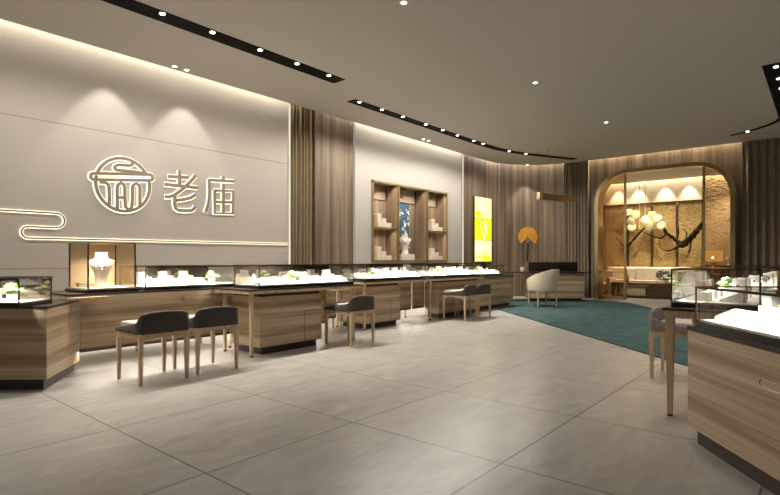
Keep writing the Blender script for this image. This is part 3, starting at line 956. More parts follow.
# ------------------------------------------------------------------ glass cases
def showcase(label, loc, rz, L, D, h, where, fill=True, seed=1, led=26, flower=None, base_h=0.036, back=True, sides=('L', 'R')):
    """local x along the front (front at y=0, towards the customer), y to the back"""
    o = thing('glass_showcase', label, 'display case', loc, rz)
    m = MB(); m.box(0, L, 0, D, 0, base_h, 0.004); m.build('base_rail', M['dark'], o)
    m = MB(); m.box(0.02, L - 0.02, 0.02, D - 0.02, base_h, base_h + 0.012); m.build('display_bed', M['white'], o)
    t = 0.008; z0 = base_h; z1 = h
    g = MB()
    g.box(0.016, L - 0.016, 0.004, 0.004 + t, z0, z1 - 0.01)
    g.box(0.004, 0.004 + t, 0.016, D - 0.016, z0, z1 - 0.01)
    g.box(L - 0.004 - t, L - 0.004, 0.016, D - 0.016, z0, z1 - 0.01)
    g.box(0.012, L - 0.012, 0.012, D - 0.012, z1 - 0.01, z1 - 0.002)
    g.build('glass_cover', M['glass'], o, smooth=False)
    for x, y in ((0, 0), (L - 0.010, 0), (0, D - 0.018), (L - 0.010, D - 0.018)):
        m = MB(); m.box(x, x + 0.010, y, y + 0.010, z0, z1, 0); m.build('post', M['dark'], o, smooth=False)
    m = MB()
    e = 0.008
    m.box(0, L, 0, e, z1 - e, z1); m.box(0, L, D - e, D, z1 - e, z1); m.box(0, e, e, D - e, z1 - e, z1); m.box(L - e, L, e, D - e, z1 - e, z1)
    m.build('top_frame', M['dark'], o, smooth=False)
    if back:
        m = MB(); m.box(e, L - e, D - 0.012, D - 0.004, z0, z1 - e); m.build('back_panel', M['mirror'], o, smooth=False)
    lb = MB(); lb.box(e, L - e, 0.012, 0.022, z1 - 0.016, z1 - 0.010); lb.build('led_bar', M['dark'], o, smooth=False)
    if led:
        area('case_light', (L / 2, 0.045, z1 - 0.022), (R(38), 0, 0), L - 0.1, 0.02, led * L, (1.0, 0.95, 0.86), o, 95)
    if fill:
        rnd = random.Random(seed)
        Mx = Matrix.Translation(loc) @ Matrix.Rotation(rz, 4, 'Z')
        def put(kind, x, y, rot, lab=None, grp=None):
            p = Mx @ Vector((x, y, base_h + 0.0125))
            place(kind, p, rz + rot, lab or f'{KN[kind][0]} in {where}', grp if lab else f'{KN[kind][1]} in {where}')
        n = max(2, int((L - 0.1) / 0.26))
        st = (L - 0.1) / n
        fi = None if flower is None else min(n - 1, int(flower * n))
        for i in range(n):
            x = 0.05 + st * (i + 0.5)
            if i == fi:
                put('flower', x, D * 0.42, rnd.uniform(0, 3), f'small white and green flower bouquet inside {where}')
                continue
            else:
                put('tray', x, D * 0.27, 0.0)
            put(rnd.choice(['block', 'cone', 'roll', 'block', 'tray', 'block']), x, D * 0.66, 0.0)
    return o

# ------------------------------------------------------------------ sales desks
def desk(label, x0, x1, y0, y1, top, cab, panel, legs, z=0.83, cd=0.0):
    """top: x range; cab: cabinet x range or None; panel: floating front panel x range or None; legs: list of (x,y)"""
    o = thing('sales_desk', label, 'counter', ((x0 + x1) / 2, (y0 + y1) / 2, 0))
    ox, oy = (x0 + x1) / 2, (y0 + y1) / 2
    m = MB(); m.box(x0 - ox, x1 - ox, y0 - oy, y1 - oy, z - 0.018, z, 0.003); m.build('top', M['topdark'], o)
    m = MB(); m.box(x0 - ox + 0.004, x1 - ox - 0.004, y0 - oy + (0.004 if cab else 0.06), y1 - oy - 0.004, z - 0.055, z - 0.018); m.build('top_edge', M['leg'], o)
    if cab:
        a, b_ = cab
        m = MB(); m.box(a - ox, b_ - ox, y0 - oy + 0.09, y1 - oy - 0.02 - cd, 0.09, z - 0.10, 0.004)
        cb_ = m.build('cabinet', M['lwood'], o)
        m = MB(); xs = a + (b_ - a) * 0.70
        m.box(xs - ox - 0.003, xs - ox + 0.003, y0 - oy + 0.0885, y0 - oy + 0.0905, 0.1, z - 0.32); m.box(xs - ox - 0.003, b_ - ox - 0.004, y0 - oy + 0.0885, y0 - oy + 0.0905, z - 0.326, z - 0.32)
        m.build('door_joint', M['walnut'], cb_)
        m = MB(); m.box(a - ox + 0.06, b_ - ox - 0.06, y0 - oy + 0.14, y1 - oy - 0.06 - cd, 0, 0.09); m.build('plinth', M['plinth'], o)
        m = MB(); m.box(a - ox + 0.02, b_ - ox - 0.02, y0 - oy + 0.12, y1 - oy - 0.05 - cd, z - 0.10, z - 0.055); m.build('shadow_gap', M['plinth'], o)
    if panel:
        a, b_, py = panel
        m = MB(); m.box(a - ox, b_ - ox, py - oy, py - oy + 0.025, 0.235, z - 0.018 if cab is None else z - 0.055, 0.003); pp = m.build('front_panel', M['lwood'], o)
        m = MB(); m.box(a - ox, b_ - ox, py - oy + 0.004, py - oy + 0.03, 0.20, 0.235); m.build('bottom_rail', M['plinth'], pp)
        area('toe_light', ((a + b_) / 2 - ox, py - oy + 0.045, 0.20), (0, 0, 0), b_ - a, 0.02, 3.5 * (b_ - a), (1, .93, .8), o)
    for lx, ly in legs:
        m = MB(); m.frustum(lx - ox, ly - oy, 0.02, z - 0.055, 0.022, 0.030); lg = m.build('leg', M['leg'], o)
        m = MB(); m.frustum(lx - ox, ly - oy, 0.0, 0.02, 0.021, 0.021); m.build('foot', M['dark'], lg)
    return o

d1_ = desk('long wood sales desk with a hanging front panel below the sign wall', 2.02, 4.06, 6.10, 6.98, None, None, (2.145, 4.0, 6.125), [(3.1, 6.92), (4.0, 6.92), (4.02, 6.2)])
m = MB(); m.box(3.30 - 3.04, 4.02 - 3.04, 6.10 - 6.54, 6.115 - 6.54, 0.695, 0.735, 0.003); m.build('pull_out_leaf', M['leg'], d1_)
desk('wood sales desk with a cabinet base, standing forward behind the middle stool', 3.72, 5.70, 5.33, 6.09, None, (3.94, 4.98), (4.98, 5.62, 6.03), [(3.80, 5.40), (3.83, 6.02), (5.62, 6.02), (5.62, 5.42)])
desk('wood sales desk with a cabinet base between the middle stool and the far pair', 6.40, 8.32, 5.94, 6.72, None, (6.58, 7.50), (7.50, 8.28, 6.38), [(6.50, 6.01), (6.49, 6.65), (8.25, 6.65)])
desk('wood sales desk with a cabinet base behind the far pair of stools', 8.34, 10.42, 5.94, 6.74, None, (8.76, 10.36), (8.38, 8.76, 6.40), [(8.43, 6.02), (8.46, 6.66)], cd=0.33)
# bridge panel between desks, far end cabinet
eo = thing('end_counter', 'short wood end counter next to the teal rug and the plank wall', 'counter', (11.4, 6.5, 0))
m = MB(); m.box(-0.95, 0.88, -0.32, 0.4, 0.10, 0.765, 0.004); m.build('cabinet', M['lwood'], eo)
m = MB(); m.box(-0.97, 0.92, -0.36, 0.42, 0.765, 0.81, 0.003); m.build('top', M['topdark'], eo)
m = MB(); m.box(-0.90, 0.83, -0.26, 0.36, 0, 0.10); m.build('plinth', M['plinth'], eo)
m = MB(); m.box(-0.9, 0.8, -0.3222, -0.3195, 0.43, 0.434); m.build('inlay', M['brassdull'], eo)

def leaf(label, poly, z0, z1, legs=()):
    cx = sum(p[0] for p in poly) / len(poly); cy = sum(p[1] for p in poly) / len(poly)
    o = thing('bridge_leaf', label, 'table leaf', (cx, cy, 0))
    m = MB(); m.prism([(x - cx, y - cy) for x, y in poly], z0, z1, bev=0.003); m.build('board', M['leg'], o)
    for lx, ly in legs:
        m = MB(); m.frustum(lx - cx, ly - cy, 0.0, z0, 0.016, 0.02); m.build('leg', M['leg'], o)
    return o
leaf('slim wooden leaf bridging the gap behind the middle stool', [(5.72, 6.02), (6.36, 6.02), (6.36, 6.42), (5.72, 6.42)], 0.705, 0.74, [(5.78, 6.36), (6.3, 6.36)])
leaf('short wooden leaf bridging from the corner counter to the sign-wall desk', [(2.02, 5.96), (2.38, 6.0), (2.38, 6.075), (2.0, 6.075)], 0.772, 0.80)
bp_ = thing('desk_screen', 'low wooden screen board standing in the gap between two desks, behind the middle stool', 'screen', (6.05, 6.55, 0))
m = MB(); m.box(-0.3, 0.3, -0.012, 0.012, 0.22, 0.70); m.build('board', M['lwood'], bp_)
m = MB(); m.box(-0.3, 0.3, -0.010, 0.015, 0.185, 0.22); m.build('bottom_rail', M['plinth'], bp_)
for x in (-0.27, 0.27):
    m = MB(); m.box(x - 0.015, x + 0.015, 0.016, 0.04, 0, 0.70); m.build('leg', M['leg'], bp_)

# corner counter (polygon plan)
K1, K2 = Vector((1.64, 5.49)), Vector((2.168, 6.222))
u = Vector((-0.642, 0.767)); K0 = K1 + u * 1.7; K3 = K2 + u * 1.5
def shrink(poly, d):
    c = sum((Vector(p) for p in poly), Vector((0, 0))) / len(poly)
    return [tuple(Vector(p) + (c - Vector(p)).normalized() * d) for p in poly]
poly = [tuple(p - K1) for p in (K1, K2, K3, K0)]
cc = thing('corner_counter', 'angled corner counter in striped wood at the near end of the row', 'counter', (K1.x, K1.y, 0))
m = MB(); m.prism(poly, 0.095, 0.748); m.build('cabinet', M['lwood'], cc)
m = MB(); m.prism(shrink(poly, 0.05), 0.0, 0.095); m.build('plinth', M['plinth'], cc)
m = MB(); m.prism(shrink(poly, -0.012), 0.748, 0.77); m.build('top', M['topdark'], cc)
m = MB()
for a, b_ in ((poly[3], poly[0]), (poly[0], poly[1])):
    a = Vector(a); b_ = Vector(b_); d = (b_ - a).normalized(); n = Vector((d.y, -d.x))
    for z in ((0.565, 0.44, 0.32, 0.2) if a.x < -0.01 else (0.525, 0.27)):
        q = [a + n * 0.0, b_ + n * 0.0, b_ + n * 0.0015, a + n * 0.0015]
        m.prism([tuple(v) for v in q], z, z + 0.005)
m.build('brass_inlay', M['brass'], cc, smooth=False)
# its case, same orientation : local x along -u (towards K1), front faces the shop
rz_c = math.atan2(-u.y, -u.x)
P1 = Vector((1.43, 5.50)); P0 = P1 + u * 1.3
showcase('glass case of flowers and white stands on the corner counter', (P0.x, P0.y, 0.77), rz_c, 1.3, 0.46, 0.265, 'the case on the corner counter', seed=4, flower=0.80)

# cases along the row
showcase('long low glass case beside the tall case, above the two near stools', (2.87, 6.19, 0.83), 0, 1.24, 0.72, 0.29, 'the long case beside the tall case', seed=2, flower=0.80)
showcase('long low glass case on the forward desk behind the middle stool', (3.93, 5.42, 0.83), 0, 1.70, 0.56, 0.30, 'the case on the forward desk', seed=3, flower=0.48)
showcase('low glass case on the desk in front of the niche wall', (6.55, 6.0, 0.83), 0, 1.72, 0.60, 0.29, 'the case in front of the niche wall', seed=5, flower=0.30)
showcase('low glass case on the desk behind the far pair of stools', (8.55, 6.0, 0.83), 0, 1.82, 0.60, 0.29, 'the case behind the far pair of stools', seed=6, flower=0.30)
showcase('small low glass case on the end counter by the yellow light panel', (10.55, 6.25, 0.81), 0, 1.40, 0.55, 0.25, 'the case on the end counter', seed=8, flower=0.35)

# tall case with bust
tc_ = thing('tall_showcase', 'tall bronze framed glass case holding a white necklace bust', 'display case', (2.24, 6.19, 0.83))
TL, TD, TH = 0.52, 0.56, 0.56
m = MB(); m.box(-0.03, TL + 0.03, -0.03, TD + 0.03, 0, 0.035, 0.004); m.build('base_rail', M['dark'], tc_)
m = MB(); m.box(0, TL, 0, TD, 0.035, 0.05); m.build('display_bed', M['white'], tc_)
m = MB(); m.box(0.01, TL - 0.01, 0.004, 0.010, 0.05, TH); m.box(0.004, 0.010, 0.01, TD - 0.01, 0.05, TH); m.box(TL - 0.01, TL - 0.004, 0.01, TD - 0.01, 0.05, TH)
m.build('glass_cover', glass('tan_tinted_glass', (0.97, 0.91, 0.82), 0.4), tc_, smooth=False)
m = MB(); m.box(0.01, TL - 0.01, TD - 0.012, TD - 0.004, 0.05, TH - 0.01); m.build('back_panel', plain('tan_suede_back', (0.58, 0.45, 0.31), 0.7), tc_)
for x, y in ((0, 0), (TL - 0.014, 0), (0, TD - 0.014), (TL - 0.014, TD - 0.014)):
    m = MB(); m.box(x, x + 0.014, y, y + 0.014, 0.05, TH); m.build('post', M['dark'], tc_, smooth=False)
m = MB(); m.box(0, TL, 0, TD, TH - 0.01, TH); m.build('lid', M['brassdull'], tc_)
area('case_light', (TL / 2, TD / 2 - 0.08, TH - 0.02), (0, 0, 0), 0.4, 0.2, 12, WARM, tc_, 130)
bust('white necklace bust in the tall case, wearing a silver necklace', (2.47, 6.42, 0.8805), R(-14), 0.40, M['white'])
bust('cream necklace bust in the middle niche bay, before the floral panel', (10.60, 8.37, NZ0 + 0.191), R(-38), 0.52, M['cream'])
gift_box(2.37, 6.63, 0.8805, 0.16, 0.1, 0.05, 'small pale box at the foot of the bust in the tall case')

# ------------------------------------------------------------------ stools
def stool_proto(seatmat, padmat):
    o = thing('upholstered_stool', '', 'stool')
    W_, D_ = 0.50, 0.52      # back at -y
    for sx in (-1, 1):
        for sy in (-1, 1):
            m = MB(); m.frustum(sx * 0.232, sy * 0.238, 0.0, 0.43, 0.018, 0.031, dx=0, dy=0)
            m.build('leg', M['leg'], o)
    a = MB()
    def apron(L):
        pts = [(-L / 2, 0.49), (-L / 2, 0.40)]
        for i in range(0, 13):
            t = -1 + 2 * i / 12
            pts.append((t * (L / 2 - 0.02), 0.405 + 0.045 * (1 - t ** 4)))
        pts += [(L / 2, 0.40), (L / 2, 0.49)]
        return pts[::-1]
    for sy in (-1, 1):
        a.prism(apron(0.50), -0.012, 0.012, Matrix.Translation((0, sy * 0.243, 0)) @ Matrix.Rotation(R(90), 4, 'X'))
    for sx in (-1, 1):
        a.prism(apron(0.50), -0.012, 0.012, Matrix.Translation((sx * 0.237, 0, 0)) @ Matrix.Rotation(R(90), 4, 'Z') @ Matrix.Rotation(R(90), 4, 'X'))
    a.build('apron', M['leg'], o, smooth=False)
    s = MB(); s.box(-0.215, 0.215, -0.19, 0.255, 0.485, 0.58, 0.02); s.build('seat', padmat, o)
    # wrap-around back: path from front of one arm round the back to the other
    path = []
    hw, hd, rc = 0.262, 0.265, 0.055
    path += [(-hw, hd - 0.01), (-hw, 0.12), (-hw, -0.05), (-hw, -hd + rc + 0.03)]
    path += [(-hw + rc - rc * math.cos(t), -hd + rc - rc * math.sin(t)) for t in (R(15), R(35), R(55), R(75))]
    path += [(-hw + rc + 0.02, -hd), (-0.12, -hd), (0, -hd - 0.004)]
    full = path + [(-x, y) for x, y in path[-2::-1]]
    zt = [0.525, 0.545, 0.57, 0.595, 0.62, 0.655, 0.675, 0.68, 0.685, 0.695, 0.70]
    ztf = zt + zt[-2::-1]
    th = 0.05
    b = MB()
    rings = []
    n = len(full)
    for i, (x, y) in enumerate(full):
        p0 = Vector(full[max(0, i - 1)]); p1 = Vector(full[min(n - 1, i + 1)])
        d = (p1 - p0).normalized(); nn = Vector((-d.y, d.x))   # inward
        z = ztf[i]
        q = Vector((x, y)); r_ = q + nn * th
        if i in (0, n - 1): pass
        e = 0.012
        rings.append([(q.x, q.y, 0.487), (q.x, q.y, z - e), (q.x + nn.x * e, q.y + nn.y * e, z), (r_.x - nn.x * e, r_.y - nn.y * e, z), (r_.x, r_.y, z - e), (r_.x, r_.y, 0.487)])
    b.loft(rings)
    b.build('backrest', seatmat, o, ang=0.8)
    return o
st0 = stool_proto(M['seat'], M['seatpad'])
st0.location = (2.49, 5.205, 0)
st0['label'] = 'charcoal stool nearest the corner counter, fully in view'
dup(st0, (3.09, 5.235, 0), 0, 'charcoal stool second from the corner counter, overlapped by the first')
dup(st0, (5.34, 5.22, 0), R(2), 'charcoal stool standing alone at the forward desk')
dup(st0, (8.97, 5.66, 0), R(3), 'charcoal stool at the far desk, nearer of the far pair')
dup(st0, (9.52, 5.66, 0), 0, 'charcoal stool at the far desk, farther of the far pair, beside the rug')
st1 = stool_proto(M['litseat'], M['seatpad'])
st1.location = (5.93, 1.10, 0); st1.rotation_euler = (0, 0, R(180))
st1['label'] = 'lit charcoal stool at the table leg, beside the glass cases opposite the sign wall'

# ------------------------------------------------------------------ counters opposite the sign wall
e_ = Vector((-0.80, -0.60)); n_ = Vector((0.60, -0.80)); K = Vector((3.92, 0.70))
poly = [tuple(p - K) for p in (K, K + n_ * 0.70, K + n_ * 0.70 + e_ * 1.5, K + e_ * 1.5)]
kc = thing('striped_counter', 'striped wood counter cropped by the picture edge, in the foreground', 'counter', (K.x, K.y, 0))
m = MB(); m.prism(poly[::-1], 0.10, 0.732); cab_ = m.build('cabinet', M['lwood'], kc)
m = MB(); m.prism(shrink(poly, 0.07)[::-1], 0, 0.10); m.build('plinth', M['plinth'], kc)
m = MB(); m.prism(shrink(poly, -0.01)[::-1], 0.732, 0.76); m.build('top', M['topdark'], kc)
# drawer grip inlaid as a rounded outline on the customer face
def facept(t, z, off=0.002):
    p = e_ * t - n_ * off
    return (p.x, p.y, z)
g = MB()
ring = []
for i in range(24):
    a = 2 * PI * i / 24
    cxs = 0.09 if math.cos(a) > 0 else -0.09
    ring.append(facept(0.84 + cxs + 0.022 * math.cos(a), 0.555 + 0.022 * math.sin(a)))
g.tube(ring, 0.0022, 5, closed=True); g.build('drawer_grip', M['brassdull'], kc)
g = MB(); g.tube([facept(0.0, 0.42, 0.0005), facept(1.5, 0.42, 0.0005)], 0.002, 5); g.build('brass_inlay', M['brassdull'], kc)
# built with its front along the customer face (mirror: customers stand on the +90 degree side)
kx = K + n_ * 0.03 + e_ * 0.03
showcase('large glass case of white blocks on the striped foreground counter', (kx.x, kx.y, 0.76), math.atan2(e_.y, e_.x), 1.44, 0.60, 0.265, 'the case on the foreground counter', seed=9, led=22, back=False)

td = thing('side_table', 'dark topped table on tapered wood legs beside the lit charcoal stool', 'table', (5.45, 0.35, 0))
m = MB(); m.box(-1.05, 1.25, -0.70, 0.61, 0.812, 0.83, 0.003); m.build('top', M['topdark'], td)
m = MB(); m.box(-1.045, 1.245, -0.695, 0.605, 0.765, 0.812); m.build('top_edge', M['leg'], td)
m = MB(); m.box(-0.68, 1.15, -0.62, 0.47, 0.09, 0.765, 0.004); m.build('cabinet', M['lwood'], td)
m = MB(); m.box(-0.6, 1.08, -0.55, 0.38, 0.0, 0.09); m.build('plinth', M['plinth'], td)
for x, y in ((-1.0, 0.565), (-1.0, -0.64), (1.2, 0.565)):
    m = MB(); m.frustum(x, y, 0.015, 0.765, 0.023, 0.043); lg = m.build('leg', M['leg'], td)
    m = MB(); m.frustum(x, y, 0.0, 0.015, 0.023, 0.023); m.build('foot', M['dark'], lg)
showcase('glass case on the dark topped table beyond the foreground case', (6.40, 0.92, 0.83), PI, 1.9, 0.58, 0.30, 'the case on the dark topped table', seed=11, led=13, flower=0.4, back=False)
ob = thing('jewellery_chest', 'orange-tan lined display box on the dark topped table, at the picture edge', 'display box', (4.86, 0.10, 0.83))
m = MB(); m.box(-0.3, 0.3, -0.32, 0.17, 0, 0.15, 0.005); m.build('base', M['dark'], ob)
m = MB(); m.box(-0.29, 0.29, -0.31, 0.16, 0.15, 0.29, 0.01); m.build('lid', M['orange'], ob)
tf = thing('display_table', 'far wood table under the last case in front of the wide drape', 'table', (7.7, 0.35, 0))
m = MB(); m.box(-0.95, 1.0, -0.6, 0.6, 0.812, 0.83, 0.003); m.build('top', M['topdark'], tf)
m = MB(); m.box(-0.85, 0.9, -0.5, 0.48, 0.09, 0.812, 0.004); m.build('cabinet', M['lwood'], tf)
m = MB(); m.box(-0.8, 0.85, -0.45, 0.42, 0.0, 0.09); m.build('plinth', M['plinth'], tf)
showcase('last glass case of the row, in front of the wide drape', (8.6, 0.90, 0.83), PI, 1.75, 0.60, 0.29, 'the last case before the wide drape', seed=12, led=20, back=False)

# ------------------------------------------------------------------ rug, desk corner
rp = [(11.22, 6.06), (6.42, 0.98), (7.6, 0.99), (9.4, 1.02), (11.0, 1.55), (12.85, 2.55), (14.0, 3.33), (14.75, 3.83), (15.25, 4.2), (15.45, 4.7), (15.40, 5.3),
      (15.2, 6.2), (14.6, 7.0), (13.6, 7.45), (12.5, 7.45), (12.36, 7.2), (12.36, 6.1), (12.0, 6.08)]
m = MB(); m.prism(rp, 0.001, 0.014)
tag(m.build('rug', M['rug']), 'large teal rug lying between the stone floor and the arch', 'rug')

# writing desk, facing the camera
DC = Vector((14.42, 6.20)); da = R(39.93 - 90)      # local x = image right
wd = thing('writing_desk', 'dark wood writing desk on the rug in front of the curved plank wall', 'desk', (DC.x, DC.y, 0.014), da)
m = MB(); m.box(-1.16, 1.18, -0.36, 0.36, 0.80, 0.835, 0.004); m.build('top', M['topdark'], wd)
m = MB(); m.box(-0.52, 1.02, -0.28, 0.30, 0.08, 0.80, 0.003); cab2 = m.build('cabinet', M['lwood'], wd)
m = MB(); m.box(-0.003, 0.003, -0.2815, -0.279, 0.09, 0.79); m.box(-0.5, 1.0, -0.2815, -0.279, 0.46, 0.464); m.build('door_joint', M['walnut'], cab2)
m = MB(); m.box(-0.46, 0.96, -0.22, 0.26, 0, 0.08); m.build('plinth', M['plinth'], wd)
m = MB(); m.box(-0.42, 1.02, 0.26, 0.32, 0.835, 1.11, 0.004); m.build('riser', M['dark'], wd)
m = MB(); m.lathe([(0.055, 0.0), (0.055, 0.80)], (-1.0, 0.0, 0), 16); m.build('leg', M['copper'], wd)
cp = thing('cup', 'small pale cup on the end of the writing desk', 'cup', (DC.x - 0.66 * math.cos(da), DC.y - 0.66 * math.sin(da), 0.850))
m = MB(); m.lathe([(0.05, 0), (0.075, 0.03), (0.08, 0.13), (0.072, 0.13), (0.065, 0.035), (0.0, 0.02)], n=18); m.build('bowl', M['white'], cp)
m = MB(); m.tube([(0.078, 0, 0.10), (0.11, 0, 0.095), (0.115, 0, 0.06), (0.076, 0, 0.04)], 0.008, 6); m.build('handle', M['white'], cp)

# lounge chair
lc_ = thing('barrel_chair', 'cream barrel-backed armchair on slim legs at the writing desk', 'armchair', (12.68, 5.54, 0.014), R(-38))
def barrel():
    rings = []
    n = 26
    for i in range(n + 1):
        t = i / n
        a = R(110 + 262 * t)   # sweeps round the back
        rx, ry = 0.39, 0.38
        # height: low at the front arm, high at the back
        bk = 0.5 - 0.5 * math.cos(min(1.0, t / 0.72) * PI)
        z = 0.60 + 0.34 * bk - (0.06 * max(0, (t - 0.8) / 0.2))
        flare = 1.0 + 0.09 * bk
        c, s = math.cos(a), math.sin(a)
        th = 0.055
        rings.append([(rx * c * 0.93, ry * s * 0.93, 0.40), (rx * c * flare, ry * s * flare, z - 0.015), (rx * c * flare * 0.985, ry * s * flare * 0.985, z + 0.004),
                      ((rx - th) * c * flare, (ry - th) * s * flare, z), ((rx - th) * c * flare, (ry - th) * s * flare, z - 0.02), ((rx - th) * c * 0.93, (ry - th) * s * 0.93, 0.40)])
    return rings
m = MB(); m.loft(barrel()); m.build('backrest', M['creamfab'], lc_, ang=1.0)
m = MB(); m.lathe([(0, 0.40), (0.30, 0.40), (0.33, 0.42), (0.33, 0.48), (0.30, 0.505), (0, 0.515)], n=24); m.build('seat', M['creamfab'], lc_)
m = MB(); m.lathe([(0, 0.37), (0.34, 0.37), (0.345, 0.40), (0, 0.40)], n=24); m.build('seat_frame', M['leg'], lc_)
for x, y in ((-0.25, -0.25), (0.25, -0.25), (-0.25, 0.25), (0.25, 0.25)):
    m = MB(); m.frustum(x, y, 0, 0.38, 0.017, 0.026, n=8, rot=0); m.build('leg', M['leg'], lc_)

# pendant bar over the desk
pb0 = Vector((13.55, 5.95, 2.93)); pb1 = Vector((15.0, 5.55, 2.93))
pb = thing('pendant_bar_light', 'brass beam pendant light hanging in front of the curved plank wall', 'pendant light', tuple(pb0))
d = pb1 - pb0; Lb = d.length; ab_ = math.atan2(d.y, d.x)
pb.rotation_euler = (0, 0, ab_)
m = MB(); m.box(0.02, Lb, -0.04, 0.04, -0.09, 0.09, 0.006); m.build('beam', M['brassdull'], pb)
m = MB(); m.box(-0.13, 0.02, -0.05, 0.05, -0.095, 0.10, 0.006); m.build('lit_end', plain('lit_end_gold', (0.75, 0.6, 0.33), 0.4, metal=0.3), pb)  # near end of the beam, light on its face painted as paler gold
for x in (0.25, Lb - 0.25):
    m = MB(); m.tube([(x, 0, 0.09), (x, 0, H - pb0.z)], 0.004, 6); m.build('cable', M['brassdull'], pb)

# fan on the curved wall
fa = PI / 4 - R(4)
fc = Vector((14.42 + 2.02 * math.cos(fa), 6.15 + 2.02 * math.sin(fa)))
fnx = thing('wall_fan', 'orange folding fan with a dark tassel on the curved plank wall', 'fan', (fc.x - 0.03 * math.cos(fa), fc.y - 0.03 * math.sin(fa), 1.73), fa - PI / 2)
m = MB()
n = 30; rings = []
ro, ri = 0.315, 0.10
cz = 0.22
gi, go = [], []
for i in range(n + 1):
    a = R(-48 + 276 * i / n)
    y = -0.012 if i % 2 else 0.008
    go.append((ro * math.cos(a), y - 0.01, cz + ro * math.sin(a))); gi.append((ri * 0.2 * math.cos(a), y * 0.3 - 0.01, cz + ri * 0.2 * math.sin(a)))
m.sheet([gi, go])
fo = m.build('leaf', M['fanorange'], fnx, smooth=False); md = fo.modifiers.new('s', 'SOLIDIFY'); md.thickness = 0.006
m = MB()
for a in (-132, -118, -104, -90, -76, -62, -48):
    m.tube([(0.0, -0.02, cz), (0.10 * math.cos(R(a)), -0.02, cz + 0.16 * math.sin(R(a)) - 0.03)], [0.004, 0.012], 6)
m.build('ribs', M['ribs'], fnx)
m = MB(); m.tube([(0, -0.015, cz - 0.19), (-0.005, -0.015, cz - 0.30), (-0.015, -0.012, cz - 0.55), (-0.04, -0.012, cz - 0.80)], [0.012, 0.03, 0.028, 0.02], 8)
m.build('tassel', M['tassel'], fnx)

# yellow light panel
lp = thing('light_panel', 'tall bright yellow backlit panel in three tiles on the plank wall', 'light box', (14.2, 8.17, 1.13))
m = MB(); m.box(-0.52, 0.52, -0.05, -0.002, 0, 2.0, 0.003); m.build('frame', M['dark'], lp)
for i, st in enumerate(([(0.36, (0.98, 0.92, 0.0)), (0.56, (1.0, 0.98, 0.5))], [(0.4, (0.93, 0.87, 0.0)), (0.62, (1.0, 0.95, 0.02))], [(0.36, (0.98, 0.92, 0.0)), (0.58, (1.0, 0.98, 0.55))])):
    z = 0.012 + i * 0.663
    m = MB(); m.box(-0.505, 0.505, -0.056, -0.05, z, z + 0.648)
    p = m.build('screen', screen_mat('yellow_screen', st, 1.35, 1.5, i * 3.1 + 1), lp, smooth=False)
    if i == 1:
        q = MB()
        for x, zz_, s_ in ((0.08, 0.52, 0.055), (0.14, 0.38, 0.06), (0.16, 0.26, 0.05), (0.03, 0.12, 0.055), (0.02, 0.05, 0.05)):
            q.sphere((x, -0.058, z + zz_), s_, 1, 0.05, 1.2, 10)
        q.tube([(-0.25, -0.058, z + 0.62), (-0.1, -0.058, z + 0.35), (0.03, -0.058, z + 0.12)], 0.006, 5)
        q.tube([(0.25, -0.058, z + 0.62), (0.16, -0.058, z + 0.35), (0.03, -0.058, z + 0.12)], 0.006, 5)
        q.build('jewel_motif', emit('white_motif', (1, 1, 0.9), 1.3), p)

# ------------------------------------------------------------------ brass arch with glass screens
ax_ = 16.16
ar = thing('arched_partition', 'brass framed arch with glass side screens opening to the gold lounge', 'glass partition', (ax_, (AY0 + AY1) / 2, 0))
yc = (AY0 + AY1) / 2
def archring(y0, y1, z1, r): return [(y - yc, z) for y, z in arch_pts(y0, y1, z1, r)]
o_ = archring(AY0, AY1, AZ, AR); i_ = archring(AY0 + 0.11, AY1 - 0.11, AZ - 0.11, AR - 0.10)
n = len(o_)
m = MB()
gr = [[(0, y, z) for y, z in i_], [(0, y, z) for y, z in o_], [(0.30, y, z) for y, z in o_], [(0.46, y, z) for y, z in i_], [(0, y, z) for y, z in i_]]
m.sheet(gr)
bmesh.ops.remove_doubles(m.bm, verts=m.bm.verts, dist=1e-5)
bmesh.ops.recalc_face_normals(m.bm, faces=m.bm.faces)
m.build('frame', M['brass'], ar)
def screen(y0, y1, nm, textured):
    # y0<y1, arch-following pane : polygon under the inner arch
    top = [(y, z) for y, z in i_ if y0 - 1e-3 <= y <= y1 + 1e-3 and z > 0.5]
    def zat(y):
        b_ = [(abs(p[0] - y), p[1]) for p in i_ if p[1] > 1.5]
        # linear interpolation on the arch
        ps = sorted([(p[0], p[1]) for p in i_ if p[1] > 1.5])
        for (ya, za), (yb, zb) in zip(ps[:-1], ps[1:]):
            if ya <= y <= yb and yb > ya: return za + (zb - za) * (y - ya) / (yb - ya)
        return AZ - AR
    ys = [y0 + (y1 - y0) * k / 16 for k in range(17)]
    pol = [(y0, 0.10)] + [(y1, 0.10)] + [(y, zat(y)) for y in ys[::-1]]
    m = MB(); m.prism(pol, -0.005, 0.005, Matrix.Translation((0.22, 0, 0)) @ Matrix(((0, 0, 1, 0), (1, 0, 0, 0), (0, 1, 0, 0), (0, 0, 0, 1))))
    p = m.build('glass_pane', M['glassbr'], ar, smooth=False)
    m = MB(); m.box(0.19, 0.25, y0, y1, 0.0, 0.10); m.box(0.205, 0.235, y0, y1, 0.80, 0.83); m.build('rail', M['brass'], p)
ym1, ym2 = 4.57 - yc, 2.54 - yc
screen(ym1, AY1 - 0.11 - yc, 'a', False)
screen(AY0 + 0.11 - yc, ym2, 'b', True)
for ym in (ym1, ym2):
    m = MB(); m.box(0.19, 0.25, ym - 0.03, ym + 0.03, 0, AZ - 0.115); m.build('mullion', M['brass'], ar)

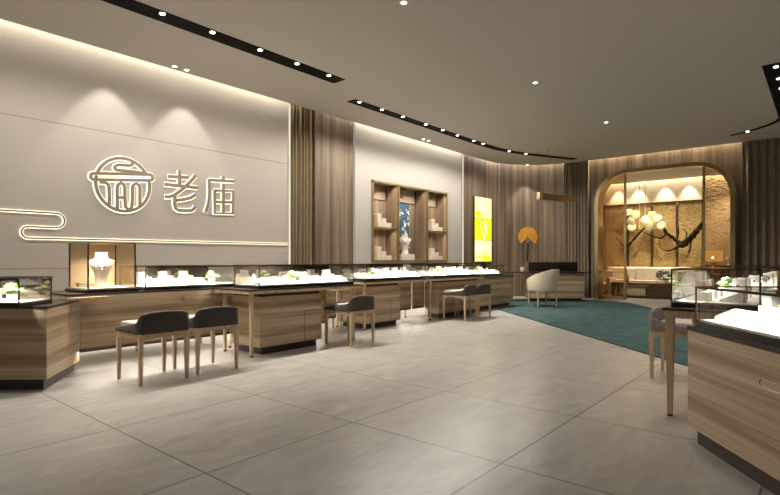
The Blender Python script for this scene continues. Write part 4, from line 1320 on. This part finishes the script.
# ------------------------------------------------------------------ lounge
for k, (y0, y1) in enumerate(((5.29, 6.05), (4.52, 5.26), (3.76, 4.49), (3.02, 3.73))):
    pn = thing('gold_panel', ['gold relief wall panel behind the sofa, first from the arch jamb', 'gold relief wall panel behind the sofa, second, under the lit flowers', 'gold relief wall panel behind the sofa, third, behind the branch twigs', 'gold relief wall panel behind the sofa, fourth, behind the thick end of the branch'][k], 'wall panel', (19.27, (y0 + y1) / 2, 0.3))
    hw_ = (y1 - y0) / 2
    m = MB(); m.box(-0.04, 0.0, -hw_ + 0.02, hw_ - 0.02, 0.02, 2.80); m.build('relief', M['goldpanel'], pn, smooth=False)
    m = MB()
    for q in ((-hw_, -hw_ + 0.02), (hw_ - 0.02, hw_)): m.box(-0.055, 0.0, q[0], q[1], 0, 2.82)
    m.box(-0.055, 0, -hw_, hw_, 2.80, 2.82); m.build('frame', M['walnut'], pn, smooth=False)

bx = 18.82
br = thing('hanging_branch_lamp', 'dark branch sculpture with glowing round blossoms in front of the gold panels', 'lamp', (bx, 4.0, 1.5))
def bt(m, pts, rads):
    sp = bez([(0.03 * math.sin(i * 2.1), y - 4.0, z - 1.5) for i, (y, z) in enumerate(pts)], 4)
    n = len(sp)
    rr = []
    for i in range(n):
        t = i / (n - 1) * (len(rads) - 1); k = min(int(t), len(rads) - 2)
        rr.append((rads[k] + (rads[k + 1] - rads[k]) * (t - k)) * (1 + 0.15 * math.sin(i * 1.9)))
    m.tube(sp, rr, 8)
m = MB()
bt(m, [(2.95, 2.35), (3.03, 2.22), (3.14, 2.06), (3.27, 1.90), (3.40, 1.77), (3.51, 1.66), (3.61, 1.74), (3.74, 1.87), (3.86, 1.97), (3.98, 2.07), (4.07, 2.24), (4.19, 2.44), (4.34, 2.58)], [0.06, 0.085, 0.10, 0.11, 0.075, 0.06, 0.05, 0.04, 0.03])
bt(m, [(3.98, 2.06), (4.13, 1.91), (4.34, 1.95), (4.55, 2.05), (4.8, 2.2)], [0.035, 0.02, 0.012])
bt(m, [(4.58, 2.33), (4.8, 2.1), (4.99, 1.86), (5.15, 1.68), (5.25, 1.66)], [0.02, 0.04, 0.035, 0.012])
bt(m, [(5.56, 1.98), (5.41, 1.77), (5.31, 1.66), (5.2, 1.67)], [0.01, 0.018, 0.018])
bt(m, [(3.51, 1.66), (3.71, 1.57), (3.95, 1.48), (4.19, 1.61)], [0.045, 0.025, 0.01])
bt(m, [(3.69, 1.83), (3.63, 2.05), (3.63, 2.25)], [0.025, 0.008])
bt(m, [(3.40, 1.78), (3.40, 2.05), (3.50, 2.18)], [0.025, 0.008])
bt(m, [(3.26, 1.89), (3.32, 1.5), (3.40, 1.25)], [0.03, 0.008])
m.build('branch', M['branch'], br)
for k, (y, z, s_) in enumerate(((5.12, 2.80, 0.95), (4.89, 2.71, 1.0), (5.03, 2.48, 1.05), (5.02, 2.29, 1.0), (4.56, 2.52, 1.15), (4.48, 2.33, 1.15), (4.38, 2.66, 1.0), (4.21, 2.55, 0.95), (4.10, 2.31, 1.0), (4.28, 2.44, 0.85))):
    m = MB()
    m.sphere((-0.10 - 0.02 * (k % 3), y - 4.0, z - 1.5), 0.14 * s_, 0.3, 1, 1, 16, Matrix.Rotation(R(20 * math.sin(k * 2.3)), 4, 'Z') @ Matrix.Rotation(R(25 * math.cos(k * 1.7)), 4, 'Y'))
    b_ = m.build('blossom', M['flower'], br)
for y in (4.80, 4.62):
    m = MB(); m.tube([(0, y - 4.0, 0.75 if y > 4.7 else 0.9), (0, y - 4.0, 3.855 - 1.5)], 0.008, 6); m.build('suspension_rod', M['white'], br)

# sofa
sf = thing('sofa', 'long ivory sofa below the gold panels', 'sofa', (18.62, 4.55, 0))
m = MB(); m.box(-0.45, 0.45, -1.32, 1.32, 0.12, 0.36, 0.02); m.build('base', M['sofa'], sf)
for k in range(3):
    y = -1.10 + 0.735 * k
    m = MB(); m.box(-0.47, 0.22, y, y + 0.725, 0.36, 0.52, 0.035); m.build('seat_cushion', M['sofa'], sf)
    m = MB(); m.box(0.14, 0.36, y, y + 0.725, 0.50, 0.92, 0.05); m.build('back_cushion', M['sofa'], sf)
m = MB(); m.box(0.34, 0.47, -1.32, 1.32, 0.36, 0.95, 0.025); m.build('backrest', M['sofa'], sf)
for y in (-1.34, 1.12):
    m = MB(); m.box(-0.46, 0.4, y, y + 0.22, 0.30, 0.66, 0.04); m.build('armrest', M['sofa'], sf)
for x, y in ((-0.38, -1.2), (-0.38, 1.2), (0.38, -1.2), (0.38, 1.2)):
    m = MB(); m.frustum(x, y, 0, 0.12, 0.02, 0.028); m.build('leg', M['walnut'], sf)
pw = MB(); pw.sphere((0, 0, 0), 0.22, 0.38, 1.0, 0.85, 16)
tag(pw.build('pillow', M['pillow'], None, (18.40, 3.98, 0.70), (0, R(-16), R(6))), 'navy and white patterned pillow on the ivory sofa', 'pillow')
# coffee table
ct = thing('coffee_table', 'low dark wood coffee table with a slatted end in front of the sofa', 'table', (17.62, 4.35, 0))
m = MB(); m.box(-0.32, 0.32, -0.92, 0.92, 0.42, 0.47, 0.004); m.build('top', M['walnut'], ct)
m = MB(); m.box(-0.28, 0.28, -0.88, -0.15, 0.05, 0.42)
for k in range(14):
    y = -0.87 + 0.051 * k
    m.box(-0.30, -0.28, y, y + 0.026, 0.05, 0.42)
m.build('slatted_cabinet', M['walnut'], ct, smooth=False)
m = MB(); m.box(-0.3, 0.3, -0.9, 0.85, 0.0, 0.05); m.build('plinth', M['plinth'], ct)
for x in (-0.28, 0.28):
    m = MB(); m.frustum(x, 0.86, 0.05, 0.42, 0.03, 0.03); m.build('leg', M['walnut'], ct)
pf = MB(); pf.box(17.44, 17.82, 4.26, 5.0, 0.06, 0.30, 0.03)
tag(pf.build('storage_box', M['sofa']), 'ivory box tucked under the coffee table top', 'box')
bo = thing('amber_bottle', 'amber bottle standing on the coffee table', 'bottle', (17.55, 4.86, 0.4705))
m = MB(); m.lathe([(0.06, 0), (0.075, 0.02), (0.075, 0.20), (0.03, 0.26), (0.025, 0.34), (0, 0.34)], n=16); m.build('body', M['amber'], bo)
m = MB(); m.lathe([(0.03, 0.34), (0.03, 0.38), (0, 0.38)], n=12); m.build('stopper', M['brass'], bo)
fp = dup(PROTO['flower'], (17.52, 3.72, 0.4705), 0.4, 'green potted plant with pale blossoms on the coffee table')
fp.scale = (1.7, 1.7, 1.7)
if 'group' in fp: del fp['group']
# low chairs of the lounge
def lounge_chair(label, loc, rz):
    o = thing('lounge_armchair', label, 'armchair', loc, rz)
    m = MB(); m.box(-0.36, 0.36, -0.36, 0.36, 0.26, 0.44, 0.03); m.build('seat', M['creamfab'], o)
    m = MB(); m.box(-0.36, 0.36, 0.26, 0.40, 0.40, 0.84, 0.04); m.build('backrest', M['creamfab'], o)
    for s_ in (-1, 1):
        m = MB(); m.box(s_ * 0.40 - 0.05, s_ * 0.40 + 0.05, -0.36, 0.38, 0.22, 0.62, 0.03); m.build('armrest', M['creamfab'], o)
        for y in (-0.3, 0.3):
            m = MB(); m.frustum(s_ * 0.34, y, 0, 0.27, 0.018, 0.026); m.build('leg', M['walnut'], o)
    return o
lounge_chair('cream armchair behind the glass screen, at the bottle end of the coffee table', (17.55, 5.72, 0), R(-90))
lounge_chair('cream armchair seen past the glass cases, at the plant end of the coffee table', (17.45, 2.95, 0), R(90))
# console with lamp
cn = thing('console_cabinet', 'gold-toned console cabinet carrying the amber lamp', 'cabinet', (19.0, 2.35, 0))
m = MB(); m.box(-0.22, 0.22, -0.6, 0.6, 0.08, 0.98, 0.004); m.build('body', M['walnut'], cn)
m = MB(); m.box(-0.25, 0.25, -0.64, 0.64, 0.98, 1.02, 0.004); m.build('top', M['topdark'], cn)
m = MB(); m.box(-0.18, 0.18, -0.55, 0.55, 0, 0.08); m.build('plinth', M['plinth'], cn)
tl = thing('table_lamp', 'amber box-shade table lamp glowing on the console', 'lamp', (18.95, 2.66, 1.02))
m = MB(); m.box(-0.06, 0.06, -0.06, 0.06, 0, 0.10); m.build('base', M['brass'], tl)
m = MB(); m.box(-0.11, 0.11, -0.22, 0.22, 0.12, 0.46, 0.004); m.build('lamp_shade', M['lampshade'], tl)
m = MB(); m.sphere((-0.125, 0.02, 0.24), 0.03); m.build('bulb', M['lampspot'], tl)
gb = thing('goblet', 'pale glass goblet standing on the console beside the amber lamp', 'goblet', (18.9, 2.28, 1.02))
m = MB(); m.lathe([(0.05, 0), (0.05, 0.01), (0.01, 0.02), (0.01, 0.14), (0.06, 0.18), (0.07, 0.27), (0.06, 0.27), (0.045, 0.19), (0, 0.16)], n=16); m.build('bowl', M['white'], gb)
